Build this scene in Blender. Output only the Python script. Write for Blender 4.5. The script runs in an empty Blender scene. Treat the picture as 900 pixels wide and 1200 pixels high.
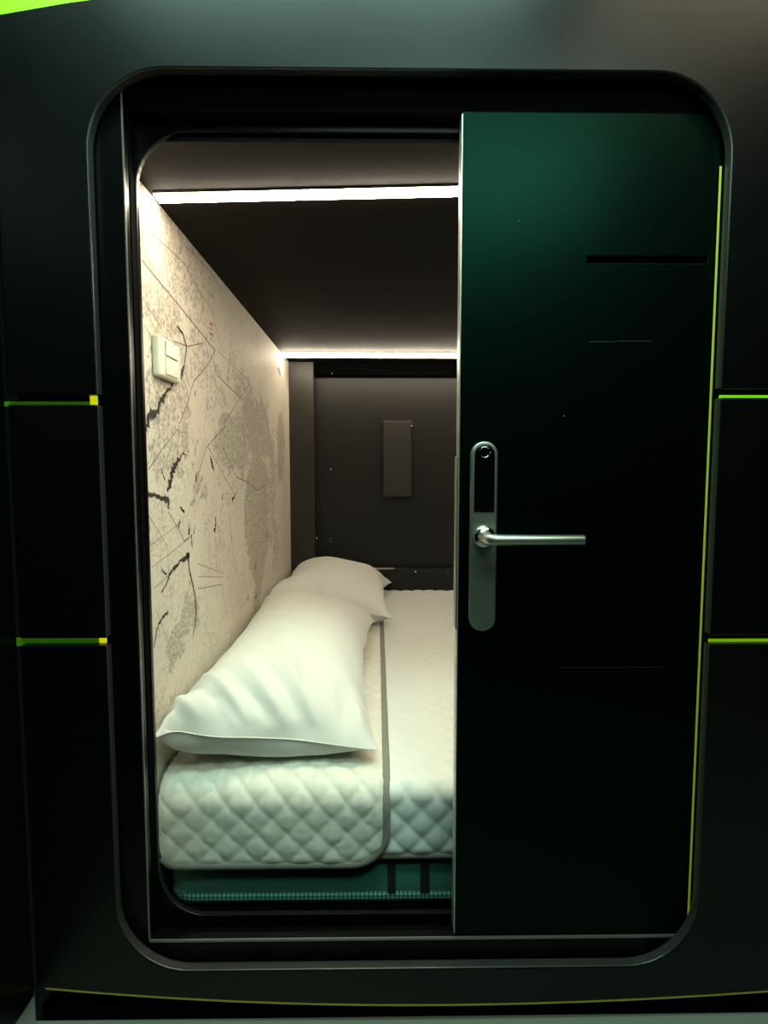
import bpy, bmesh, math, random
from mathutils import Vector, Matrix, noise
C = bpy.context.scene.collection
PI = math.pi
EYE = .90            # camera height above the corridor floor
random.seed(4)

# ------------------------------------------------------------------ camera
FPX = 660.0
VX, VY = 442.0, 550.0
_p = math.atan2(600 - VY, FPX)
_y = math.atan2(450 - VX, math.hypot(FPX, 600 - VY))
FWD = Vector((math.sin(_y) * math.cos(_p), math.cos(_y) * math.cos(_p), -math.sin(_p)))
RGT = Vector((math.cos(_y), -math.sin(_y), 0))
UPV = RGT.cross(FWD)
CAMLOC = Vector((0, -.85, EYE))
cd = bpy.data.cameras.new('camera')
cam = bpy.data.objects.new('camera', cd); C.objects.link(cam)
cd.sensor_fit = 'VERTICAL'; cd.sensor_height = 36; cd.lens = FPX / 1200 * 36; cd.clip_start = .02
M3 = Matrix((RGT, UPV, -FWD)).transposed()
cam.matrix_world = Matrix.Translation(CAMLOC) @ M3.to_4x4()
bpy.context.scene.camera = cam

def ray(px, py):
    d = FWD + RGT * ((px - 450) / FPX) + UPV * ((600 - py) / FPX)
    return d / d.y
def at(px, py, D):                      # a point at depth D from the eye
    return CAMLOC + ray(px, py) * D
def W(x, D, z):                         # eye-relative to world
    return Vector((x, D - .85, z + EYE))
def on_wall(px, py, X=-.4155):          # a point of the left wall (depth, height)
    d = ray(px, py); D = X / d.x
    return D, d.z * D

# ------------------------------------------------------------------ materials
def mat(name, col, rough=.5, metal=0, spec=.5, bump=0, bscale=200, emit=None, es=0, coat=0, sheen=0, vary=0, tint=None):
    m = bpy.data.materials.new(name); m.use_nodes = True
    nt = m.node_tree; b = nt.nodes['Principled BSDF']
    b.inputs['Base Color'].default_value = (*col, 1)
    b.inputs['Roughness'].default_value = rough; b.inputs['Metallic'].default_value = metal
    b.inputs['Specular IOR Level'].default_value = spec
    b.inputs['Coat Weight'].default_value = coat; b.inputs['Sheen Weight'].default_value = sheen
    if tint: b.inputs['Specular Tint'].default_value = (*tint, 1)
    if emit:
        b.inputs['Emission Color'].default_value = (*emit, 1); b.inputs['Emission Strength'].default_value = es
    tc = nt.nodes.new('ShaderNodeTexCoord')
    if bump:
        n = nt.nodes.new('ShaderNodeTexNoise'); n.inputs['Scale'].default_value = bscale; n.inputs['Detail'].default_value = 4
        bp = nt.nodes.new('ShaderNodeBump'); bp.inputs['Strength'].default_value = bump; bp.inputs['Distance'].default_value = .002
        nt.links.new(tc.outputs['Object'], n.inputs['Vector']); nt.links.new(n.outputs['Fac'], bp.inputs['Height'])
        nt.links.new(bp.outputs['Normal'], b.inputs['Normal'])
    if vary:
        n = nt.nodes.new('ShaderNodeTexNoise'); n.inputs['Scale'].default_value = 6; n.inputs['Detail'].default_value = 6
        mr = nt.nodes.new('ShaderNodeMapRange'); mr.inputs['To Min'].default_value = rough - vary; mr.inputs['To Max'].default_value = rough + vary
        nt.links.new(tc.outputs['Object'], n.inputs['Vector']); nt.links.new(n.outputs['Fac'], mr.inputs['Value'])
        nt.links.new(mr.outputs['Result'], b.inputs['Roughness'])
    return m
MT = dict(
    clad=mat('black satin cladding', (.0014, .0017, .0015), .31, spec=.30, vary=.04, bump=.04, bscale=900),
    door=mat('black door laminate with green reflection tint', (.0006, .0009, .0008), .34, spec=.11, vary=.04, bump=.03, bscale=900, tint=(.13, 1, .62)),  # green specular tint stands in for green light reflected by the black door
    frame=mat('black lacquered frame', (.0014, .0014, .0013), .3, spec=.16, vary=.06),
    dark=mat('matt black board', (.0009, .0009, .0009), .85, spec=.03),
    pod=mat('charcoal pod laminate', (.0062, .0060, .0042), .42, spec=.36, vary=.05, bump=.05, bscale=300),
    podlite=mat('graphite post laminate', (.017, .0155, .0115), .42, spec=.5, vary=.05),
    ceil=mat('dark brown grey ceiling board', (.0050, .0042, .0032), .68, spec=.12, vary=.05),
    steel=mat('brushed steel', (.42, .45, .38), .40, 1, vary=.04),
    chrome=mat('polished steel', (.55, .57, .54), .14, 1),
    alu=mat('pale aluminium edge', (.55, .53, .48), .35, .8),
    edge=mat('grey edge banding', (.032, .031, .027), .32, spec=.5),
    painted_glint=mat('scuffed aluminium edge', (.26, .25, .22), .35, .7),  # pale tone paints in the light caught by jamb and sill edges
    glass=mat('black glass', (.002, .002, .002), .08, spec=.3),
    seam=mat('worn hairline', (.012, .015, .012), .5),
    lime=mat('lime light diffuser', (.25, .55, .02), .5, emit=(.16, .80, .01), es=.09),
    limemid=mat('soft lime light diffuser', (.25, .55, .02), .5, emit=(.32, .8, .0), es=.45),
    limehot=mat('bright lime light diffuser', (.25, .55, .02), .5, emit=(.20, .92, .0), es=.80),
    limeyel=mat('yellow lime light diffuser', (.4, .5, .02), .5, emit=(.52, .60, .02), es=.10),
    limeend=mat('yellow light end cap', (.5, .5, .02), .5, emit=(.62, .66, .0), es=.95),
    led=mat('warm white diffuser', (.9, .85, .75), .5, emit=(1, .86, .65), es=68),
    ledfar=mat('warm white far diffuser', (.9, .85, .75), .5, emit=(1, .86, .65), es=40),
    ledbar=mat('led aluminium channel', (.5, .48, .42), .4, .6),
    white=mat('white switch plastic', (.74, .68, .55), .4),
    whiteb=mat('pale rocker plastic', (.70, .64, .50), .35),
    pillow=mat('white cotton pillowcase', (.69, .68, .625), .85, sheen=.2, bump=.06, bscale=700),
    quilt=mat('off white quilted satin', (.73, .755, .695), .6, sheen=.15, bump=.05, bscale=600),
    pad=mat('beige quilted satin', (.74, .71, .61), .42, sheen=.25, bump=.05, bscale=600),
    binding=mat('grey binding tape', (.23, .22, .19), .75, bump=.2, bscale=900),
    mattress=mat('green mattress fabric', (.020, .19, .135), .85, sheen=.3, bump=.3, bscale=700),
    strap=mat('black woven strap', (.006, .010, .009), .8, bump=.5, bscale=900),
    floor=mat('pale grey green floor', (.20, .22, .18), .6, bump=.1, bscale=60),
    skirt=mat('grey skirting', (.42, .44, .38), .5, bump=.1, bscale=60),
    red=mat('red print', (.45, .13, .10), .7), purple=mat('violet print', (.22, .17, .25), .7),
    water=mat('black map ink', (.030, .024, .018), .7), road=mat('grey map ink', (.20, .175, .14), .7),
    paper=mat('pale map ground', (.66, .60, .49), .7), screw=mat('bright screw head', (.8, .8, .75), .25, 1),
)

# ------------------------------------------------------------------ objects
def link(name, me, m=None, parent=None, label=None, cat=None, group=None, kind=None, smooth=False):
    o = bpy.data.objects.new(name, me); C.objects.link(o)
    if m is not None and me is not None: me.materials.append(MT[m] if isinstance(m, str) else m)
    if parent is not None:
        o.parent = parent
        o.matrix_parent_inverse = Matrix.Translation(-parent.location)
    if label: o['label'] = label
    if cat: o['category'] = cat
    if group: o['group'] = group
    if kind: o['kind'] = kind
    if smooth and me is not None:
        for p in me.polygons: p.use_smooth = True
    return o
def empty(name, loc, **k):
    o = link(name, None, **k); o.location = loc; o.empty_display_size = .05
    return o
def mesh(name, V, F):
    me = bpy.data.meshes.new(name); me.from_pydata([tuple(v) for v in V], [], F); me.update(); return me
def frombm(name, bm):
    bmesh.ops.recalc_face_normals(bm, faces=bm.faces[:])
    me = bpy.data.meshes.new(name); bm.to_mesh(me); bm.free(); return me
def bevel(o, w, seg=2):
    b = o.modifiers.new('bevel', 'BEVEL'); b.width = w; b.segments = seg; b.limit_method = 'ANGLE'; b.angle_limit = math.radians(35)
    return o
def box_into(bm, lo, hi):
    r = bmesh.ops.create_cube(bm, size=1)['verts']
    for v in r:
        v.co = Vector([lo[k] if v.co[k] < 0 else hi[k] for k in range(3)])
def box(name, x0, x1, d0, d1, z0, z1, m, parent=None, bw=.0, **k):
    bm = bmesh.new(); box_into(bm, W(x0, d0, z0), W(x1, d1, z1))
    o = link(name, frombm(name, bm), m, parent, **k)
    if bw: bevel(o, bw)
    return o
def boxes(name, L, m, parent=None, bw=0, **k):
    bm = bmesh.new()
    for x0, x1, d0, d1, z0, z1 in L: box_into(bm, W(x0, d0, z0), W(x1, d1, z1))
    o = link(name, frombm(name, bm), m, parent, **k)
    if bw: bevel(o, bw)
    return o
def in_doorway(face):            # a face of the cut edge round the doorway
    for q in face.verts:
        x = q.co.x
        z = q.co.z - EYE
        if min(x - OX0, OX1 - x, z - OZ0, OZ1 - z) < -.004: return False
    return True
def prism(name, pts, d0, d1, m, parent=None, bw=0, edge=None, **k):     # outline (x, z) extruded in depth
    bm = bmesh.new()
    a = [bm.verts.new(W(x, d0, z)) for x, z in pts]
    b = [bm.verts.new(W(x, d1, z)) for x, z in pts]
    bm.faces.new(a); bm.faces.new(b[::-1])
    n = len(pts)
    for i in range(n):
        j = (i + 1) % n
        f = bm.faces.new((a[j], a[i], b[i], b[j]))
        if edge and in_doorway(f): f.material_index = 1
    o = link(name, frombm(name, bm), m, parent, **k)
    if edge: o.data.materials.append(MT[edge])
    if bw: bevel(o, bw)
    return o
def ringprism(name, outer, inner, d0, d1, m, parent=None, bw=0, **k):   # two outlines with the same number of points
    bm = bmesh.new(); n = len(outer)
    O0 = [bm.verts.new(W(x, d0, z)) for x, z in outer]; I0 = [bm.verts.new(W(x, d0, z)) for x, z in inner]
    O1 = [bm.verts.new(W(x, d1, z)) for x, z in outer]; I1 = [bm.verts.new(W(x, d1, z)) for x, z in inner]
    for i in range(n):
        j = (i + 1) % n
        bm.faces.new((O0[i], O0[j], I0[j], I0[i])); bm.faces.new((O1[j], O1[i], I1[i], I1[j]))
        bm.faces.new((O0[j], O0[i], O1[i], O1[j])); bm.faces.new((I0[i], I0[j], I1[j], I1[i]))
    o = link(name, frombm(name, bm), m, parent, **k)
    if bw: bevel(o, bw)
    return o
def arc(cx, cz, r, a0, a1, n=14):
    return [(cx + r * math.cos(math.radians(a0 + (a1 - a0) * i / n)), cz + r * math.sin(math.radians(a0 + (a1 - a0) * i / n))) for i in range(n + 1)]
def rrect(x0, x1, z0, z1, r, n=12):
    return (arc(x1 - r, z1 - r, r, 0, 90, n) + arc(x0 + r, z1 - r, r, 90, 180, n) + arc(x0 + r, z0 + r, r, 180, 270, n) + arc(x1 - r, z0 + r, r, 270, 360, n))
def tube(name, pts, r, m, parent=None, seg=20, **k):
    bm = bmesh.new(); rings = []
    for i, p in enumerate(pts):
        p = Vector(p)
        t = (Vector(pts[min(i + 1, len(pts) - 1)]) - Vector(pts[max(i - 1, 0)])).normalized()
        u = t.cross(Vector((0, 0, 1)));
        if u.length < .05: u = t.cross(Vector((1, 0, 0)))
        u.normalize(); v = t.cross(u)
        rr = r[i] if isinstance(r, (list, tuple)) else r
        rings.append([bm.verts.new(p + (u * math.cos(a) + v * math.sin(a)) * rr) for a in [2 * PI * q / seg for q in range(seg)]])
    for A, B in zip(rings, rings[1:]):
        for q in range(seg):
            bm.faces.new((A[q], A[(q + 1) % seg], B[(q + 1) % seg], B[q]))
    bm.faces.new(rings[0][::-1]); bm.faces.new(rings[-1])
    o = link(name, frombm(name, bm), m, parent, smooth=True, **k)
    return o
def lathe_y(name, cx, cz, prof, m, parent=None, seg=32, **k):  # profile of (radius, depth) about a depth axis
    return tube(name, [W(cx, d, cz) for r, d in prof], [r for r, d in prof], m, parent, seg, **k)

# ------------------------------------------------------------------ facade of the pod
OX0, OX1, OZ0, OZ1, OR = -.4145, .5155, -.803, .570, .112      # doorway cut in the facade
D0, D1 = .850, .867
FXL, FXR = -.547, 1.20
def zz(y, x=60): return ray(x, y).z * .85
GL1, GL2 = (zz(474), zz(462.5)), (zz(757), zz(748.5))
GR1, GR2 = (zz(466, 880), zz(455.5, 880)), (zz(755.5, 860), zz(744.5, 860))
def topline(x): return .693 - .158 * (x - .05) ** 2 if x < .05 else .693 - .080 * (x - .05) ** 2
def botline(x): return -.867 + .085 * (x - .12) ** 2 if x < .12 else -.867 + .065 * (x - .12) ** 2
wf = empty('wall_front', (0, 0, EYE), kind='structure')
p = [(FXL, GL1[1]), (OX0, GL1[1]), (OX0, .3)] + arc(OX0 + OR, OZ1 - OR, OR, 180, 90) + arc(OX1 - OR, OZ1 - OR, OR, 90, 0) + \
    [(OX1, .3), (OX1, GR1[1]), (FXR, GR1[1])] + [(x, topline(x)) for x in [FXR + (FXL - FXR) * i / 16 for i in range(17)]]
prism('cladding_panel', p, D0, D1, 'clad', wf, .0022, edge='edge', label='black top cladding panel arching over the doorway')
p = [(FXL, GL2[0]), (OX0, GL2[0]), (OX0, -.6)] + arc(OX0 + OR, OZ0 + OR, OR, 180, 270) + arc(OX1 - OR, OZ0 + OR, OR, 270, 360) + \
    [(OX1, -.6), (OX1, GR2[0]), (FXR, GR2[0])] + [(x, botline(x)) for x in [FXR + (FXL - FXR) * i / 16 for i in range(17)]]
prism('cladding_panel', p, D0, D1, 'clad', wf, .0022, edge='edge', label='black lower cladding panel running under the doorway')
prism('cladding_panel', [(FXL, GL2[1]), (OX0, GL2[1]), (OX0, GL1[0]), (FXL, GL1[0])], D0, D1, 'clad', wf, .0022, edge='edge', label='short black cladding panel left of the doorway')
prism('cladding_panel', [(OX1, GR2[1]), (FXR, GR2[1]), (FXR, GR1[0]), (OX1, GR1[0])], D0, D1, 'clad', wf, .0022, edge='edge', label='short black cladding panel right of the doorway')
# carcass boards behind the panels and the recessed plinth under them
boxes('carcass', [(FXL, -.440, .875, .903, -.80, .60), (FXL, FXR, .8715, .903, .5905, .63), (.62, FXR, .8685, .8695, -.76, .55)], 'dark', wf)
box('plinth', FXL, FXR, .863, .96, -.90, -.872, 'dark', wf)
# lime light strips glowing in the joints
def strip(x0, x1, d0, d1, z0, z1, m, label, **k):
    return box('light_strip', x0, x1, d0, d1, z0, z1, m, None, .0006, label=label, cat='light', group='lime light strips', **k)
s = strip(FXL - .025, -.4345, .8685, .8745, GL1[0] - .0005, GL1[0] + .0065, 'lime', 'thin lime light strip in the upper joint left of the doorway')
box('end_cap', -.4342, -.4235, .8675, .8745, GL1[0] - .004, GL1[1] + .010, 'limeend', s, label='glowing yellow end')
s = strip(FXL - .025, -.4345, .8685, .8745, GL2[0] - .006, GL2[0] + .006, 'lime', 'thin lime light strip in the lower joint left of the doorway')
box('end_cap', -.4342, -.4235, .8675, .8745, GL2[0] - .010, GL2[1] + .004, 'limeend', s, label='glowing yellow end')
strip(.524, FXR, .8672, .8684, GR1[0] - .004, GR1[0] + .006, 'limehot', 'bright lime light strip in the upper joint right of the doorway')
strip(.524, FXR, .8672, .8684, GR2[0] - .006, GR2[0] + .004, 'limemid', 'lime light strip in the lower joint right of the doorway')
strip(.5100, .5132, .8676, .8692, -.735, .45, 'limeyel', 'tall thin yellow green light strip down the right edge of the door')
pts = [(x, botline(x) - .001) for x in [-.535 + (FXR + .535) * i / 24 for i in range(25)]]
prism('light_strip', pts + [(x, z - .0038) for x, z in pts[::-1]], .853, .862, 'limeyel', label='long thin yellow green light strip under the bottom edge of the pod', cat='light', group='lime light strips')
pts = [(x, topline(x) + .004) for x in [FXL + (FXR - FXL) * i / 24 for i in range(25)]]
prism('light_strip', pts + [(x, z + .035) for x, z in pts[::-1]], .868, .885, 'limehot', label='bright lime light strip along the top edge of the pod', cat='light', group='lime light strips')

# ------------------------------------------------------------------ corridor
box('floor', -1.6, 2.0, -1.2, .863, -.95, -.90, 'floor', kind='structure')
sw = empty('wall_side', W(FXL, .4, -.90), kind='structure')      # neighbouring pod, at a right angle
box('cladding_panel', FXL - .03, FXL - .001, -.4, .846, -.838, .9, 'clad', sw, .002)
box('carcass', FXL - .10, FXL - .03, -.4, .862, -.90, .9, 'dark', sw)
box('baseboard_side', FXL - .029, FXL - .012, -.4, .8625, -.90, -.845, 'skirt', kind='structure')

# ------------------------------------------------------------------ door frame, sill and shell with the rounded opening
fr = empty('trim_1', W(-.40, .90, -.80), kind='structure')
JX = -.3725
SH0, SH1 = .904, .914
box('jamb_post', -.438, JX, .8695, .886, -.80, .589, 'frame', fr, .0012)
box('jamb_post', -.438, JX + .0015, .886, .9035, -.80, .589, 'dark', fr, .0008)
box('jamb_edge', JX - .0010, JX + .0010, .8682, .871, -.766, .588, 'painted_glint', fr, label='pale painted glint along the edge of the door jamb')  # glint on the jamb corner, put in as a pale strip
box('header', JX, 1.1, .8800, .9035, .5285, .589, 'dark', fr, .001)
sill = boxes('sill', [(JX, 1.1, .870, .886, -.84, -.7680), (JX, 1.1, .886, .9035, -.84, -.7745)], 'frame', fr, .001)
box('sill_edge', JX, .575, .8682, .871, -.7705, -.7668, 'painted_glint', sill, label='pale front edge of the sill with a painted glint')  # metal trim; the light along the sill edge is put into its colour
HX0, HX1, HZ0, HZ1 = -.3695, .985, -.7545, .5145
outer = rrect(-.44, 1.25, -.845, .63, .004); inner = rrect(HX0, HX1, HZ0, HZ1, .082)
ringprism('wall_shell', outer, inner, SH0, SH1, 'frame', bw=.0015, kind='structure')

# ------------------------------------------------------------------ inside of the pod
XW, DF, ZC, XR = -.4180, 2.775, .505, 1.60
box('wall_left', XW - .04, XW, SH1 + .001, DF + .04, -.84, ZC + .04, 'paper', kind='structure')
box('wall_right', XR, XR + .04, SH1 + .001, DF + .04, -.84, ZC + .04, 'pod', kind='structure')
box('ceiling', XW, XR, SH1 + .001, DF, ZC, ZC + .04, 'ceil', kind='structure')
box('floor_pod', XW, XR, SH1 + .001, DF, -.875, -.838, 'dark', kind='structure')
wb = box('wall_back', XW, XR, DF, DF + .04, -.84, ZC + .04, 'pod', kind='structure')
SB = 1.0355                       # the pod is this much deeper than first measured
post = box('corner_post', XW + .001, -.289 * SB, DF - .08, DF, -.60, ZC - .001, 'podlite', wb, .002)
box('hinge', -.2885 * SB, -.272 * SB, DF - .025, DF - .005, -.222, -.140, 'pod', wb, .001)
box('top_rail', -.289 * SB, XR, DF - .045, DF, .448, ZC - .001, 'dark', wb, .002)
rail = box('bottom_rail', -.289 * SB, XR, DF - .055, DF, -.60, -.485, 'pod', wb, .002)
a = at(438, 670, DF - .06); b = at(462, 670, DF - .06)
box('catch_plate', a.x, b.x, DF - .064, DF - .040, -.4855, -.4805, 'alu', rail, .0005, label='pale metal strip')
for px, py, D in ((389, 437, DF - .046), (388, 550, DF - .001), (387, 631, DF - .001), (387, 634.5, DF - .001), (487, 670, DF - .056), (525, 671, DF - .056), (371, 630.5, DF - .026)):
    q = at(px, py, D)
    lathe_y('screw', q.x, q.z - EYE, [(.0005, D - .003), (.0035, D - .0025), (.0042, D), (.0042, D + .004)], 'screw', wb, 12, label='small bright screw head')
# black box on the back wall
BD = DF - .05
a = at(448, 493, BD); b = at(483, 583, BD)
wbx = box('wall_box', a.x, b.x, BD, DF - .001, b.z - EYE, a.z - EYE, 'pod', None, .003, label='narrow upright black box mounted on the back wall', cat='box')
box('cover_plate', a.x + .006, b.x - .006, BD - .004, BD + .001, b.z - EYE + .006, a.z - EYE - .006, 'podlite', wbx, .002)
q = at(484, 498, BD - .005); lathe_y('indicator', q.x - .006, q.z - EYE - .004, [(.0005, BD - .0065), (.004, BD - .0055), (.0042, BD - .002)], 'screw', wbx, 10, label='tiny bright dot')

# led bars across the ceiling
def ledbar(xa, da, xb, db, w, h, label, m='led'):
    r = empty('led_bar', W((xa + xb) / 2, (da + db) / 2, ZC), label=label, cat='light', group='warm white ceiling bars')
    bm = bmesh.new(); cm = bmesh.new()
    def slab(bm, z0, z1, ww):
        V = [bm.verts.new(W(x, d, z)) for z in (z0, z1) for x, d in ((xa, da - ww), (xb, db - ww), (xb, db + ww), (xa, da + ww))]
        for f in ((0, 1, 2, 3), (4, 5, 6, 7), (0, 1, 5, 4), (1, 2, 6, 5), (2, 3, 7, 6), (3, 0, 4, 7)): bm.faces.new([V[i] for i in f])
    slab(bm, ZC - .004, ZC, w * 1.1); link('channel', frombm('channel', bm), 'ledbar', r)
    slab(cm, ZC - h, ZC - .004, w); o = link('diffuser', frombm('diffuser', cm), m, r); bevel(o, .001)
    return r
ledbar(-.408, 1.088, XR - .02, .972, .0155, .007, 'glowing warm white bar on the ceiling just inside the doorway')
ledbar(-.411, 2.485, XR - .02, 2.475, 0.010, .022, 'glowing warm white bar on the ceiling near the back wall', 'ledfar')

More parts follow.
